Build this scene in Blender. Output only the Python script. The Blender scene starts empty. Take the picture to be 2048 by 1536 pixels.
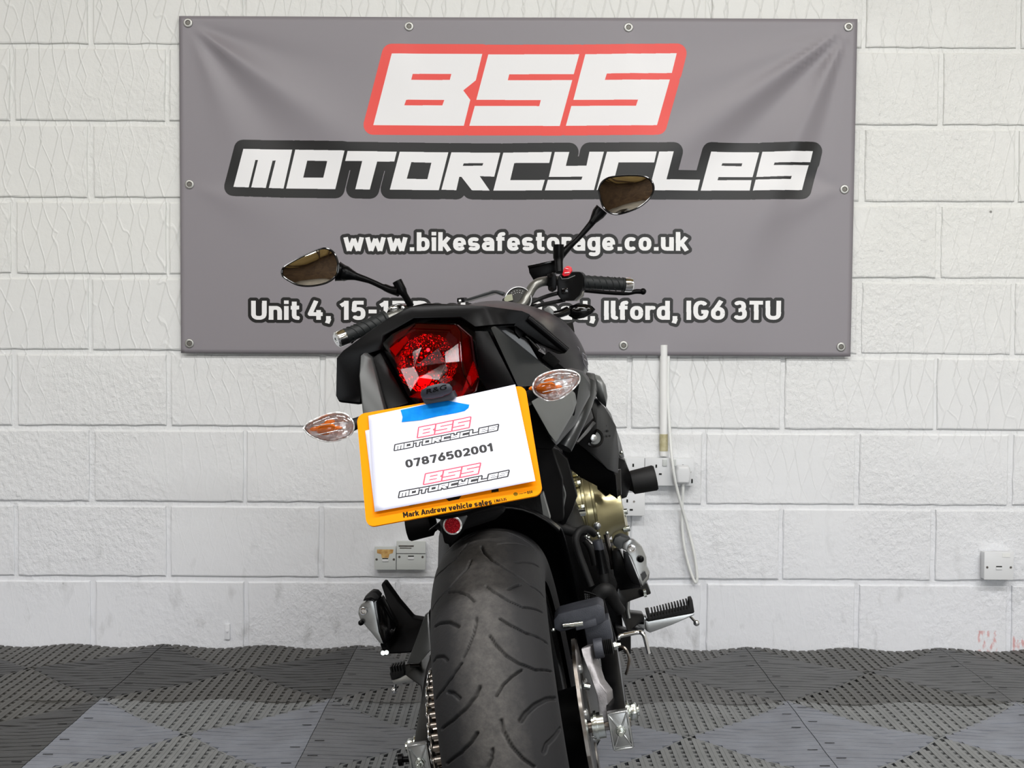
import bpy, bmesh, math, random
import numpy as np
from mathutils import Vector, Matrix, noise

random.seed(7)
scene = bpy.context.scene
col = scene.collection
R = math.radians

# ------------------------------------------------------------------ camera
F, CAMH, PITCH, ROLL = 2520.0, 0.887, R(1.73), R(0.29)      # focal length in px of the 2048 px frame
cd = bpy.data.cameras.new('camera'); cam = bpy.data.objects.new('camera', cd); col.objects.link(cam)
cd.sensor_width = 36.0; cd.sensor_fit = 'HORIZONTAL'; cd.lens = F / 2048 * 36.0
cd.clip_start = 0.05
CAMP = Vector((0, 0, CAMH))
cam.matrix_world = Matrix.Translation(CAMP) @ Matrix.Rotation(math.pi/2 - PITCH, 4, 'X') @ Matrix.Rotation(ROLL, 4, 'Z')
scene.camera = cam

# ------------------------------------------------------------------ world, exposure, lamps of the room
w = bpy.data.worlds.new('world'); scene.world = w; w.use_nodes = True
w.node_tree.nodes['Background'].inputs[0].default_value = (0.86, 0.93, 1.0, 1)
w.node_tree.nodes['Background'].inputs[1].default_value = 0.25
scene.view_settings.view_transform = 'Standard'; scene.view_settings.look = 'None'
scene.view_settings.gamma = 1.0; scene.view_settings.exposure = 0.07
scene.view_settings.use_curve_mapping = False
LAMP_POWER = 49.0
LAMPS = [(-2.2, 1.0, 0.85), (0.1, 1.0, 1.0), (2.3, 1.0, 1.3), (-1.5, -0.9, 1.4), (1.5, -0.9, 1.9)]
CEIL = 3.3
for lx, ly, k in LAMPS:
    ld = bpy.data.lights.new('tube_light', 'AREA'); ld.shape = 'RECTANGLE'; ld.size = 1.5; ld.size_y = 0.35
    ld.energy = LAMP_POWER * k; ld.color = (1.0, 0.99, 0.98)
    lo = bpy.data.objects.new('tube_light', ld); col.objects.link(lo); lo.location = (lx, ly, CEIL - 0.13)
# fill light added inside the doorway behind the photographer to brighten low down
ld = bpy.data.lights.new('door_fill', 'AREA'); ld.shape = 'RECTANGLE'; ld.size = 3.2; ld.size_y = 2.4
ld.energy = 95; ld.color = (0.93, 0.97, 1.0)
lo = bpy.data.objects.new('door_fill', ld); col.objects.link(lo)
lo.location = (1.6, -3.9, 1.5); lo.rotation_euler = (R(90), 0, R(8))

# ------------------------------------------------------------------ geometry helpers
def cam_ray(px, py):
    dx = (px - 1024) / F; dy = -(py - 768) / F
    return cam.matrix_world.to_3x3() @ Vector((dx, dy, -1))
bpy.context.view_layer.update()
def W(px, py, Y):                     # point of the world at distance Y from the camera plane
    d = cam_ray(px, py); return CAMP + d * (Y / d.y)

BIKE = Matrix.Translation((0.072, 1.846, 0.0)) @ Matrix.Rotation(R(-3.3), 4, 'Z') @ Matrix.Rotation(R(-10.5), 4, 'Y')
BI = BIKE.inverted(); BI3 = BI.to_3x3()
def Q(px, py, y):                     # point of the bike frame (x right, y forward, z up) at station y
    d = BI3 @ cam_ray(px, py); o = BI @ CAMP
    return o + d * ((y - o.y) / d.y)
def QL(pts, y=None):
    return [Q(p[0], p[1], p[2] if len(p) > 2 else y) for p in pts]
def mir(p): return Vector((-p[0], p[1], p[2]))

def frame_of(axis):
    a = Vector(axis).normalized()
    u = a.orthogonal().normalized() if abs(a.z) > .9 else a.cross(Vector((0, 0, 1))).normalized()
    return a, u, a.cross(u).normalized()

class MB:
    def __init__(s): s.v = []; s.f = []; s.m = []
    def add(s, vs, fs, mi=0):
        o = len(s.v); s.v += [tuple(p) for p in vs]; s.f += [tuple(i + o for i in f) for f in fs]; s.m += [mi] * len(fs); return s
    def box(s, c, d, rot=None, mi=0):
        c = Vector(c); vs = []
        for x in (-.5, .5):
            for y in (-.5, .5):
                for z in (-.5, .5):
                    p = Vector((x * d[0], y * d[1], z * d[2]))
                    if rot: p = rot @ p
                    vs.append(c + p)
        return s.add(vs, [(0, 1, 3, 2), (4, 6, 7, 5), (0, 4, 5, 1), (2, 3, 7, 6), (0, 2, 6, 4), (1, 5, 7, 3)], mi)
    def hexa(s, a, b, mi=0):          # two quads joined
        return s.add(list(a) + list(b), [(3, 2, 1, 0), (4, 5, 6, 7), (0, 1, 5, 4), (1, 2, 6, 5), (2, 3, 7, 6), (3, 0, 4, 7)], mi)
    def prism(s, pts, vec, mi=0, scale=1.0):
        n = len(pts); pts = [Vector(p) for p in pts]; c = sum(pts, Vector()) / n; vec = Vector(vec)
        back = [c + (p - c) * scale + vec for p in pts]
        return s.add(pts + back, [tuple(range(n)), tuple(range(2 * n - 1, n - 1, -1))] + [(i, i + n, (i + 1) % n + n, (i + 1) % n) for i in range(n)], mi)
    def lathe(s, c, axis, prof, n=24, mi=0, cap=True, mod=None):
        c = Vector(c); a, u, v = frame_of(axis); vs = []; fs = []
        for d, r in prof:
            for i in range(n):
                t = 2 * math.pi * i / n; rr = r * (mod(t, d) if mod else 1)
                vs.append(c + a * d + (u * math.cos(t) + v * math.sin(t)) * rr)
        for j in range(len(prof) - 1):
            for i in range(n):
                fs.append((j * n + i, j * n + (i + 1) % n, (j + 1) * n + (i + 1) % n, (j + 1) * n + i))
        if cap:
            fs.append(tuple(range(n - 1, -1, -1))); fs.append(tuple((len(prof) - 1) * n + i for i in range(n)))
        return s.add(vs, fs, mi)
    def cyl(s, a, b, r, r2=None, n=16, mi=0):
        a = Vector(a); b = Vector(b)
        return s.lathe(a, b - a, [(0, r), ((b - a).length, r if r2 is None else r2)], n, mi)
    def tube(s, path, r, n=10, mi=0, sub=6, cap=True):
        P = [Vector(p) for p in path]; rs = r if isinstance(r, (list, tuple)) else [r] * len(P)
        if sub > 1 and len(P) > 2:
            Q2 = []; R2 = []
            for i in range(len(P) - 1):
                p0 = P[max(i - 1, 0)]; p1 = P[i]; p2 = P[i + 1]; p3 = P[min(i + 2, len(P) - 1)]
                for k in range(sub):
                    t = k / sub
                    Q2.append(.5 * ((2 * p1) + (-p0 + p2) * t + (2 * p0 - 5 * p1 + 4 * p2 - p3) * t * t + (-p0 + 3 * p1 - 3 * p2 + p3) * t ** 3))
                    R2.append(rs[i] * (1 - t) + rs[i + 1] * t)
            Q2.append(P[-1]); R2.append(rs[-1]); P, rs = Q2, R2
        vs = []; fs = []; u = None
        for i, p in enumerate(P):
            d = (P[min(i + 1, len(P) - 1)] - P[max(i - 1, 0)]).normalized()
            u = (u - d * u.dot(d)).normalized() if u else frame_of(d)[1]
            v = d.cross(u)
            for k in range(n):
                t = 2 * math.pi * k / n; vs.append(p + (u * math.cos(t) + v * math.sin(t)) * rs[i])
        for j in range(len(P) - 1):
            for i in range(n):
                fs.append((j * n + i, j * n + (i + 1) % n, (j + 1) * n + (i + 1) % n, (j + 1) * n + i))
        if cap: fs.append(tuple(range(n - 1, -1, -1))); fs.append(tuple((len(P) - 1) * n + i for i in range(n)))
        return s.add(vs, fs, mi)
    def dome(s, outline, h, rings=6, mi=0, center=None, power=.5, close=True):
        o = [Vector(p) for p in outline]; n = len(o); c = Vector(center) if center else sum(o, Vector()) / n
        h = Vector(h); vs = []; fs = []
        for j in range(rings):
            k = 1 - j / rings; e = (1 - k * k) ** power
            vs += [c + (p - c) * k + h * e for p in o]
        vs.append(c + h)
        for j in range(rings - 1):
            for i in range(n): fs.append((j * n + i, j * n + (i + 1) % n, (j + 1) * n + (i + 1) % n, (j + 1) * n + i))
        for i in range(n): fs.append(((rings - 1) * n + i, (rings - 1) * n + (i + 1) % n, len(vs) - 1))
        if close: fs.append(tuple(range(n - 1, -1, -1)))
        return s.add(vs, fs, mi)
    def loft(s, rings, mi=0, closed=True, cap=True):
        n = len(rings[0]); vs = [p for r in rings for p in r]; fs = []
        for j in range(len(rings) - 1):
            for i in range(n if closed else n - 1):
                fs.append((j * n + i, j * n + (i + 1) % n, (j + 1) * n + (i + 1) % n, (j + 1) * n + i))
        if cap and closed: fs.append(tuple(range(n - 1, -1, -1))); fs.append(tuple((len(rings) - 1) * n + i for i in range(n)))
        return s.add(vs, fs, mi)
    def ball(s, c, r, n=12, mi=0, sq=(1, 1, 1)):
        c = Vector(c); vs = []; fs = []; m = n // 2
        for j in range(1, m):
            t = math.pi * j / m
            for i in range(n):
                p = 2 * math.pi * i / n
                vs.append(c + Vector((r * sq[0] * math.sin(t) * math.cos(p), r * sq[1] * math.sin(t) * math.sin(p), r * sq[2] * math.cos(t))))
        vs += [c + Vector((0, 0, r * sq[2])), c - Vector((0, 0, r * sq[2]))]
        for j in range(m - 2):
            for i in range(n): fs.append((j * n + i, (j + 1) * n + i, (j + 1) * n + (i + 1) % n, j * n + (i + 1) % n))
        for i in range(n):
            fs.append((len(vs) - 2, i, (i + 1) % n)); fs.append((len(vs) - 1, (m - 2) * n + (i + 1) % n, (m - 2) * n + i))
        return s.add(vs, fs, mi)
    def build(s, name, mat, parent=None, bevel=0, seg=2, ang=35, fix=True, **tags):
        me = bpy.data.meshes.new(name); bm = bmesh.new()
        bv = [bm.verts.new(p) for p in s.v]
        for f, mi in zip(s.f, s.m):
            try:
                fc = bm.faces.new([bv[i] for i in f]); fc.material_index = mi
            except ValueError: pass
        if fix: bmesh.ops.recalc_face_normals(bm, faces=bm.faces)
        if bevel:
            es = [e for e in bm.edges if len(e.link_faces) == 2 and e.calc_face_angle(0) > R(ang)]
            if es: bmesh.ops.bevel(bm, geom=es, offset=bevel, segments=seg, profile=.6, affect='EDGES', clamp_overlap=True)
        for f in bm.faces: f.smooth = True
        for e in bm.edges:
            if len(e.link_faces) == 2 and e.calc_face_angle(0) > R(38): e.smooth = False
        big = [f for f in bm.faces if len(f.verts) > 4]
        if big: bmesh.ops.triangulate(bm, faces=big)
        bm.to_mesh(me); bm.free()
        for m in (mat if isinstance(mat, (list, tuple)) else [mat]): me.materials.append(m)
        o = bpy.data.objects.new(name, me); col.objects.link(o)
        if parent: o.parent = parent
        for k, v in tags.items(): o[k] = v
        return o

def empty(name, loc=(0, 0, 0), **tags):
    o = bpy.data.objects.new(name, None); col.objects.link(o); o.location = loc
    o.empty_display_size = .05
    for k, v in tags.items(): o[k] = v
    return o
def rebase(o, base):                   # origin of a top-level mesh to its base
    base = Vector(base); o.data.transform(Matrix.Translation(-base)); o.location = base; return o

# ------------------------------------------------------------------ materials
def lin(c): return c / 12.92 if c <= .04045 else ((c + .055) / 1.055) ** 2.4
def rgb(r, g, b): return (lin(r / 255), lin(g / 255), lin(b / 255), 1)
def mat(name, c, rough=.5, metal=0, coat=0, bump=None, spec=.5, vary=None, rv=0, alpha_n=None):
    m = bpy.data.materials.new(name); m.use_nodes = True; nt = m.node_tree; b = nt.nodes['Principled BSDF']
    c = rgb(*c); b.inputs['Base Color'].default_value = c; b.inputs['Roughness'].default_value = rough
    b.inputs['Metallic'].default_value = metal; b.inputs['Coat Weight'].default_value = coat
    b.inputs['Coat Roughness'].default_value = .08; b.inputs['Specular IOR Level'].default_value = spec
    tc = nt.nodes.new('ShaderNodeTexCoord')
    if bump:
        n = nt.nodes.new('ShaderNodeTexNoise'); n.inputs['Scale'].default_value = bump[0]; n.inputs['Detail'].default_value = 4
        bp = nt.nodes.new('ShaderNodeBump'); bp.inputs['Strength'].default_value = bump[1]; bp.inputs['Distance'].default_value = bump[2] if len(bump) > 2 else .001
        nt.links.new(tc.outputs['Object'], n.inputs['Vector']); nt.links.new(n.outputs[0], bp.inputs['Height']); nt.links.new(bp.outputs[0], b.inputs['Normal'])
    if vary:
        n = nt.nodes.new('ShaderNodeTexNoise'); n.inputs['Scale'].default_value = vary[0]; n.inputs['Detail'].default_value = 6
        cr = nt.nodes.new('ShaderNodeValToRGB'); cr.color_ramp.elements[0].position = .35; cr.color_ramp.elements[1].position = .68
        cr.color_ramp.elements[0].color = c; cr.color_ramp.elements[1].color = rgb(*vary[1])
        nt.links.new(tc.outputs['Object'], n.inputs['Vector']); nt.links.new(n.outputs[0], cr.inputs[0]); nt.links.new(cr.outputs[0], b.inputs['Base Color'])
    return m
M = dict(
    gloss=mat('gloss_black_plastic', (7, 7, 8), .10, spec=.5),
    satin=mat('satin_black_plastic', (6, 6, 7), .30, spec=.09, bump=(900, .25, .0003)),
    matt=mat('matt_black_plastic', (5, 5, 6), .6, spec=.08, bump=(700, .3, .0003)),
    frame=mat('black_frame_paint', (7, 7, 8), .28, spec=.35),
    grey=mat('dark_metallic_grey_paint', (46, 48, 49), .36, metal=.5, coat=.12, bump=(1500, .1, .0002)),
    tankp=mat('charcoal_tank_paint', (24, 23, 26), .3, spec=.16),
    lgrey=mat('mid_metallic_grey_paint', (96, 98, 97), .36, metal=.2, coat=.1),
    rubber=mat('black_rubber', (15, 15, 16), .6, spec=.3, bump=(500, .3, .0004)),
    grip=mat('grip_rubber', (26, 29, 30), .55, spec=.35, bump=(600, .3, .0003)),
    vinyl=mat('seat_vinyl', (20, 20, 21), .42, bump=(420, .4, .0004)),
    chrome=mat('bright_chrome', (225, 226, 228), .12, metal=1),
    alu=mat('cast_aluminium', (176, 178, 178), .33, metal=1, bump=(800, .35, .0004)),
    dalu=mat('dull_cast_grey_metal', (128, 126, 128), .48, metal=.85, bump=(500, .5, .0006), vary=(60, (150, 148, 150))),
    steel=mat('steel', (150, 146, 142), .3, metal=1, vary=(50, (118, 108, 98))),
    zinc=mat('zinc_plated_bolt', (200, 205, 200), .22, metal=1),
    caliper=mat('dark_grey_caliper', (52, 54, 61), .5, metal=.3, bump=(600, .5, .0006), vary=(50, (64, 66, 73))),
    gold=mat('champagne_gold_engine_paint', (176, 168, 130), .3, metal=.85, coat=.2, bump=(900, .2, .0003)),
    engine=mat('black_engine_case', (9, 9, 10), .45, spec=.3, bump=(300, .5, .0008)),
    tubeg=mat('grey_handlebar_tube', (118, 118, 114), .35, metal=.8),
    amber=mat('amber_bulb', (235, 120, 30), .15, coat=.5),
    darkamber=mat('dark_amber_reflector', (130, 62, 14), .3),
    redsw=mat('red_kill_switch', (205, 22, 38), .35),
    white=mat('white_print', (232, 232, 232), .5),
    yellow=mat('yellow_reflective_plate', (247, 168, 4), .4, bump=(1200, .1, .0002)),
    blackprint=mat('black_print', (26, 24, 18), .5),
    socket=mat('white_socket_plastic', (216, 218, 220), .35),
    cablew=mat('white_cable_sheath', (226, 228, 226), .4),
    conduit=mat('painted_white_conduit', (232, 233, 232), .45, bump=(60, .3, .001)),
    aged=mat('yellowed_tape', (196, 190, 156), .5, vary=(60, (170, 160, 118))),
    dark=mat('dark_recess', (10, 10, 10), .9),
    brass=mat('aged_brown_label', (206, 172, 110), .6, vary=(90, (178, 132, 70))),
    sgrey=mat('greyed_plastic', (196, 200, 198), .4),
    holder=mat('grey_black_holder', (40, 41, 42), .45, bump=(500, .3, .0004)),
    lampcap=mat('navy_black_plastic', (38, 40, 50), .42, bump=(600, .3, .0003)),
    screen=mat('instrument_face', (22, 20, 17), .6),
    lcd=mat('pale_instrument_display', (150, 152, 130), .35),
)
M['eyelet'] = mat('nickel_eyelet', (170, 170, 166), .42, metal=.85); M['eyeletd'] = mat('dull_screw_head', (112, 110, 104), .5, metal=.6)
def glassy(name, tint, rough=.05, gl=.12, ior=1.45, mulf=1.0):
    m = bpy.data.materials.new(name); m.use_nodes = True; nt = m.node_tree; nt.nodes.clear()
    out = nt.nodes.new('ShaderNodeOutputMaterial'); mx = nt.nodes.new('ShaderNodeMixShader')
    tr = nt.nodes.new('ShaderNodeBsdfTransparent'); g = nt.nodes.new('ShaderNodeBsdfGlossy'); fr = nt.nodes.new('ShaderNodeFresnel')
    ad = nt.nodes.new('ShaderNodeMath'); ad.operation = 'ADD'; ad.inputs[1].default_value = gl; ad.use_clamp = True
    tr.inputs[0].default_value = tint; g.inputs['Roughness'].default_value = rough; fr.inputs[0].default_value = ior
    mf = nt.nodes.new('ShaderNodeMath'); mf.operation = 'MULTIPLY'; mf.inputs[1].default_value = mulf
    nt.links.new(fr.outputs[0], mf.inputs[0]); nt.links.new(mf.outputs[0], ad.inputs[0]); nt.links.new(ad.outputs[0], mx.inputs[0])
    nt.links.new(tr.outputs[0], mx.inputs[1]); nt.links.new(g.outputs[0], mx.inputs[2]); nt.links.new(mx.outputs[0], out.inputs[0])
    return m
M['redglass'] = glassy('red_lens', (.50, .010, .022, 1), .06, 0, 1.35, .55)
M['clearglass'] = glassy('clear_lens', (.92, .93, .95, 1), .05, .06)
M['smoke'] = glassy('instrument_lens', (.7, .7, .7, 1), .05, .02)
def faceted(name, c, scale, metal=1, rough=.12, emis=None):
    m = mat(name, c, rough, metal); nt = m.node_tree; b = nt.nodes['Principled BSDF']
    tc = nt.nodes.new('ShaderNodeTexCoord'); v = nt.nodes.new('ShaderNodeTexVoronoi'); v.inputs['Scale'].default_value = scale
    bp = nt.nodes.new('ShaderNodeBump'); bp.inputs['Strength'].default_value = 1; bp.inputs['Distance'].default_value = .0035
    nt.links.new(tc.outputs['Object'], v.inputs[0]); nt.links.new(v.outputs[0], bp.inputs['Height']); nt.links.new(bp.outputs[0], b.inputs['Normal'])
    return m
M['facet'] = faceted('faceted_reflector_bowl', (235, 200, 200), 190)
M['facetw'] = faceted('faceted_chrome_reflector', (250, 250, 250), 110, metal=.6, rough=.28)
M['redref'] = faceted('red_prismatic_reflector', (200, 16, 36), 500, metal=.3)
m = bpy.data.materials.new('mirror_glass'); m.use_nodes = True; M['mirror'] = m
b = m.node_tree.nodes['Principled BSDF']; b.inputs['Base Color'].default_value = (.68, .63, .54, 1); b.inputs['Metallic'].default_value = 1; b.inputs['Roughness'].default_value = .02
# lit bulb behind the tail lens
m = bpy.data.materials.new('lit_bulb'); m.use_nodes = True; M['litbulb'] = m
b = m.node_tree.nodes['Principled BSDF']; b.inputs['Base Color'].default_value = (1, .25, .2, 1)
b.inputs['Emission Color'].default_value = (1, .30, .25, 1); b.inputs['Emission Strength'].default_value = 22

# painted block wall: white emulsion with roller ridges, pits, scuffs near the floor
def wall_material():
    m = bpy.data.materials.new('painted_blockwork'); m.use_nodes = True; nt = m.node_tree; b = nt.nodes['Principled BSDF']
    b.inputs['Roughness'].default_value = .42; b.inputs['Specular IOR Level'].default_value = .4
    g = nt.nodes.new('ShaderNodeNewGeometry'); N = nt.nodes.new; L = nt.links.new
    sep = N('ShaderNodeSeparateXYZ'); L(g.outputs['Position'], sep.inputs[0])
    def noise_(scale, detail=4, sx=1, sz=1, rough=.5, dist=0):
        mp = N('ShaderNodeMapping'); mp.inputs['Scale'].default_value = (sx, 1, sz); L(g.outputs['Position'], mp.inputs[0])
        n = N('ShaderNodeTexNoise'); n.inputs['Scale'].default_value = scale; n.inputs['Detail'].default_value = detail; n.inputs['Roughness'].default_value = rough
        n.inputs['Distortion'].default_value = dist; L(mp.outputs[0], n.inputs['Vector']); return n
    def ramp(src, p0, c0, p1, c1):
        r = N('ShaderNodeValToRGB'); e = r.color_ramp.elements; e[0].position = p0; e[1].position = p1; e[0].color = c0; e[1].color = c1; L(src, r.inputs[0]); return r
    def math_(op, a, b_):
        n = N('ShaderNodeMath'); n.operation = op
        for i, x in enumerate((a, b_)):
            if isinstance(x, (int, float)): n.inputs[i].default_value = x
            else: L(x, n.inputs[i])
        return n.outputs[0]
    # paint ridges: zigzag strokes left by the roller: |tri wave + slow drift| contour lines
    dr = noise_(7, 3, 1, .35)
    zz = math_('PINGPONG', math_('ADD', math_('MULTIPLY', sep.outputs[2], 1.0), math_('MULTIPLY', dr.outputs[0], .22)), .10)
    ph = math_('ADD', math_('MULTIPLY', sep.outputs[0], 22.0), math_('MULTIPLY', zz, 5.0))
    ph = math_('ADD', ph, math_('MULTIPLY', dr.outputs[0], 1.3))
    fr = math_('FRACT', ph, 0)
    ln = math_('ABSOLUTE', math_('SUBTRACT', fr, .5), 0)
    ridge = ramp(ln, 0.0, (1, 1, 1, 1), .075, (0, 0, 0, 1))
    ph2 = math_('ADD', math_('MULTIPLY', sep.outputs[0], 17.0), math_('MULTIPLY', zz, -6.5)); ph2 = math_('ADD', ph2, math_('MULTIPLY', dr.outputs[0], 1.8))
    ridge2 = ramp(math_('ABSOLUTE', math_('SUBTRACT', math_('FRACT', ph2, 0), .5), 0), 0.0, (1, 1, 1, 1), .065, (0, 0, 0, 1))
    patch = noise_(2.6, 2); pr = ramp(patch.outputs[0], .42, (0, 0, 0, 1), .60, (1, 1, 1, 1))
    hi = N('ShaderNodeMapRange'); hi.inputs['From Min'].default_value = .35; hi.inputs['From Max'].default_value = .8; L(sep.outputs[2], hi.inputs[0])
    fine = noise_(70, 5, 1, .8, .6); coarse = noise_(26, 3)
    stip = math_('MULTIPLY', fine.outputs[0], math_('ADD', math_('MULTIPLY', pr.outputs[0], 1.1), .18))
    lines = math_('MULTIPLY', math_('ADD', ridge.outputs[0], math_('MULTIPLY', ridge2.outputs[0], .8)), math_('ADD', math_('MULTIPLY', hi.outputs[0], .27), .06))
    lines = math_('MULTIPLY', lines, math_('SUBTRACT', 1.0, math_('MULTIPLY', pr.outputs[0], .6)))
    h = math_('ADD', math_('ADD', stip, lines), math_('MULTIPLY', coarse.outputs[0], .25))
    vs = noise_(9, 2); vsr = ramp(vs.outputs[0], .70, (0, 0, 0, 1), .74, (1, 1, 1, 1))
    bp = N('ShaderNodeBump'); bp.inputs['Strength'].default_value = .95; bp.inputs['Distance'].default_value = .0045
    L(h, bp.inputs['Height']); L(bp.outputs[0], b.inputs['Normal'])
    # colour: off-white, warmer high up, cooler near the floor, few dark pits and grey scuffs
    zr = N('ShaderNodeMapRange'); zr.inputs['From Min'].default_value = .1; zr.inputs['From Max'].default_value = 1.2; L(sep.outputs[2], zr.inputs[0])
    base = ramp(zr.outputs[0], 0, rgb(222, 224, 229), 1, rgb(224, 225, 222))
    pit = N('ShaderNodeTexVoronoi'); pit.inputs['Scale'].default_value = 4.2; L(g.outputs['Position'], pit.inputs[0])
    pm = ramp(pit.outputs[0], .012, (1, 1, 1, 1), .022, (0, 0, 0, 1))
    scn = noise_(13, 5, 1.6, .7); scm = ramp(scn.outputs[0], .58, (0, 0, 0, 1), .78, (1, 1, 1, 1))
    low = N('ShaderNodeMapRange'); low.inputs['From Min'].default_value = .5; low.inputs['From Max'].default_value = .05; L(sep.outputs[2], low.inputs[0])
    sm = math_('MULTIPLY', scm.outputs[0], math_('MULTIPLY', low.outputs[0], .5))
    def mix(fac, a, c):
        n = N('ShaderNodeMix'); n.data_type = 'RGBA'; L(fac, n.inputs[0]); L(a, n.inputs[6]); n.inputs[7].default_value = c; return n.outputs[2]
    c1 = mix(math_('MULTIPLY', pm.outputs[0], .75), base.outputs[0], rgb(70, 66, 60))
    c2 = mix(sm, c1, rgb(128, 128, 126))
    # red paint rubbed onto the block at the foot of the wall, far right
    rn = noise_(55, 4, 1.6, .6); rm = ramp(rn.outputs[0], .50, (0, 0, 0, 1), .62, (1, 1, 1, 1))
    bx = math_('LESS_THAN', math_('ABSOLUTE', math_('SUBTRACT', sep.outputs[0], 1.405), 0), .03)
    bx2 = math_('LESS_THAN', math_('ABSOLUTE', math_('SUBTRACT', sep.outputs[0], 1.50), 0), .02)
    bz = math_('LESS_THAN', sep.outputs[2], .055)
    rf = math_('MULTIPLY', math_('MULTIPLY', math_('ADD', bx, bx2), bz), math_('MULTIPLY', rm.outputs[0], .55))
    c3 = mix(rf, c2, rgb(200, 96, 88))
    L(c3, b.inputs['Base Color'])
    return m
M['wall'] = wall_material()
M['concrete'] = mat('grey_concrete', (128, 126, 122), .8, bump=(30, .5, .003), vary=(3, (108, 106, 103)))
M['plaster'] = mat('plain_white_wall', (205, 203, 198), .7, bump=(60, .3, .001))

# ------------------------------------------------------------------ the room
WY = 3.69                               # face of the blockwork
def sheet(name, pts, m, **t): return MB().add(pts, [(0, 1, 2, 3)]).build(name, m, fix=False, **t)
fl = MB().box((0, .2, -.07), (9.2, 9.2, .10)).build('floor', M['concrete'], kind='structure')
bw = MB().box((0, WY + .056, 1.62), (9.2, .10, 3.4)).build('wall_back', M['wall'], kind='structure')   # the mortar plane, 10 mm behind the block faces
for nm, x in (('wall_left', -4.65), ('wall_right', 4.65)):
    MB().box((x, .2, 1.62), (.1, 9.2, 3.4)).build(nm, M['plaster'], kind='structure')
# timber-clad front wall (behind the photographer), seen only in the mirrors, with the open doorway
def wood(name, a, bb, sc):
    m = mat(name, a, .6); nt = m.node_tree; b = nt.nodes['Principled BSDF']; tc = nt.nodes.new('ShaderNodeTexCoord')
    mp = nt.nodes.new('ShaderNodeMapping'); mp.inputs['Scale'].default_value = sc
    n = nt.nodes.new('ShaderNodeTexNoise'); n.inputs['Scale'].default_value = 4; n.inputs['Detail'].default_value = 6; n.inputs['Distortion'].default_value = 1.2
    cr = nt.nodes.new('ShaderNodeValToRGB'); cr.color_ramp.elements[0].position = .3; cr.color_ramp.elements[1].position = .7
    cr.color_ramp.elements[0].color = rgb(*a); cr.color_ramp.elements[1].color = rgb(*bb)
    nt.links.new(tc.outputs['Object'], mp.inputs[0]); nt.links.new(mp.outputs[0], n.inputs[0]); nt.links.new(n.outputs[0], cr.inputs[0]); nt.links.new(cr.outputs[0], b.inputs['Base Color'])
    return m
M['pine'] = wood('pine_boards', (178, 150, 98), (214, 190, 134), (.5, .5, 6))
M['brownwood'] = wood('brown_stained_timber', (62, 46, 34), (92, 72, 52), (.5, 6, .5))
wf = MB(); wf.box((-2.4, -4.35, 1.62), (4.4, .1, 3.4)); wf.box((3.95, -4.35, 1.62), (1.5, .1, 3.4)); wf.box((1.6, -4.35, 2.95), (3.4, .1, .74))
wf.build('wall_front', M['brownwood'], kind='structure')
ce = MB().box((0, .2, CEIL + .06), (9.2, 9.2, .1)).build('ceiling', M['pine'], kind='structure')
for i in range(9):
    MB().box((-4 + i, .2, CEIL - .07), (.07, 9.0, .15)).build('joist', M['brownwood'], ce)
M['diffuser'] = mat('lit_diffuser', (255, 255, 255), .5)
b = M['diffuser'].node_tree.nodes['Principled BSDF']; b.inputs['Emission Color'].default_value = (1, .97, .93, 1); b.inputs['Emission Strength'].default_value = 2.5
where = ['left rear', 'middle rear', 'right rear', 'left front', 'right front']
for (lx, ly, k), t in zip(LAMPS, where):
    e = empty('ceiling_light', (lx, ly, CEIL - .10), label='long white ceiling light on the timber ceiling, %s of the bay' % t, category='ceiling light', group='ceiling lights over the bay')
    MB().box((0, 0, .05), (1.56, .38, .10)).build('housing', M['socket'], e, bevel=.005)
    MB().box((0, 0, -.004), (1.5, .34, .008)).build('diffuser', M['diffuser'], e)

# concrete blocks: every block of the wall an object; 450 x 222 mm with recessed painted joints
def block_mesh(seed, L=.4395, Hh=.2105):
    rnd = random.Random(seed); mb = MB(); n = 14; k = 6
    ring = []
    def jit(): return rnd.uniform(-.0022, .0018)
    base = [(-L/2 + L * i / n, -Hh/2) for i in range(n)] + [(L/2, -Hh/2 + Hh * i / k) for i in range(k)] + [(L/2 - L * i / n, Hh/2) for i in range(n)] + [(-L/2, Hh/2 - Hh * i / k) for i in range(k)]
    def inset(p, d):
        x, z = p; return (max(-L/2 + d, min(L/2 - d, x)), max(-Hh/2 + d, min(Hh/2 - d, z)))
    outer = [(x + jit(), .012, z + jit()) for x, z in base]
    mid = []
    for p, o in zip(base, outer):
        q = inset(p, .0025); mid.append((q[0] + jit() * .8, .0014 + rnd.uniform(-.0006, .0008), q[1] + jit() * .6))
    inn = [(inset(p, .0055)[0], 0, inset(p, .0055)[1]) for p in base]
    N = len(base); vs = outer + mid + inn; fs = []
    for j in range(2):
        for i in range(N): fs.append((j * N + i, j * N + (i + 1) % N, (j + 1) * N + (i + 1) % N, (j + 1) * N + i))
    fs.append(tuple(2 * N + i for i in range(N)))
    o = mb.add(vs, fs).build('block', M['wall'], bw)
    for f in o.data.polygons: f.use_smooth = False
    return o
protos = [block_mesh(s) for s in range(7)]
COURSE, Z0 = .2222, -.0275
first = [True] * len(protos); kk = 0
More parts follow.
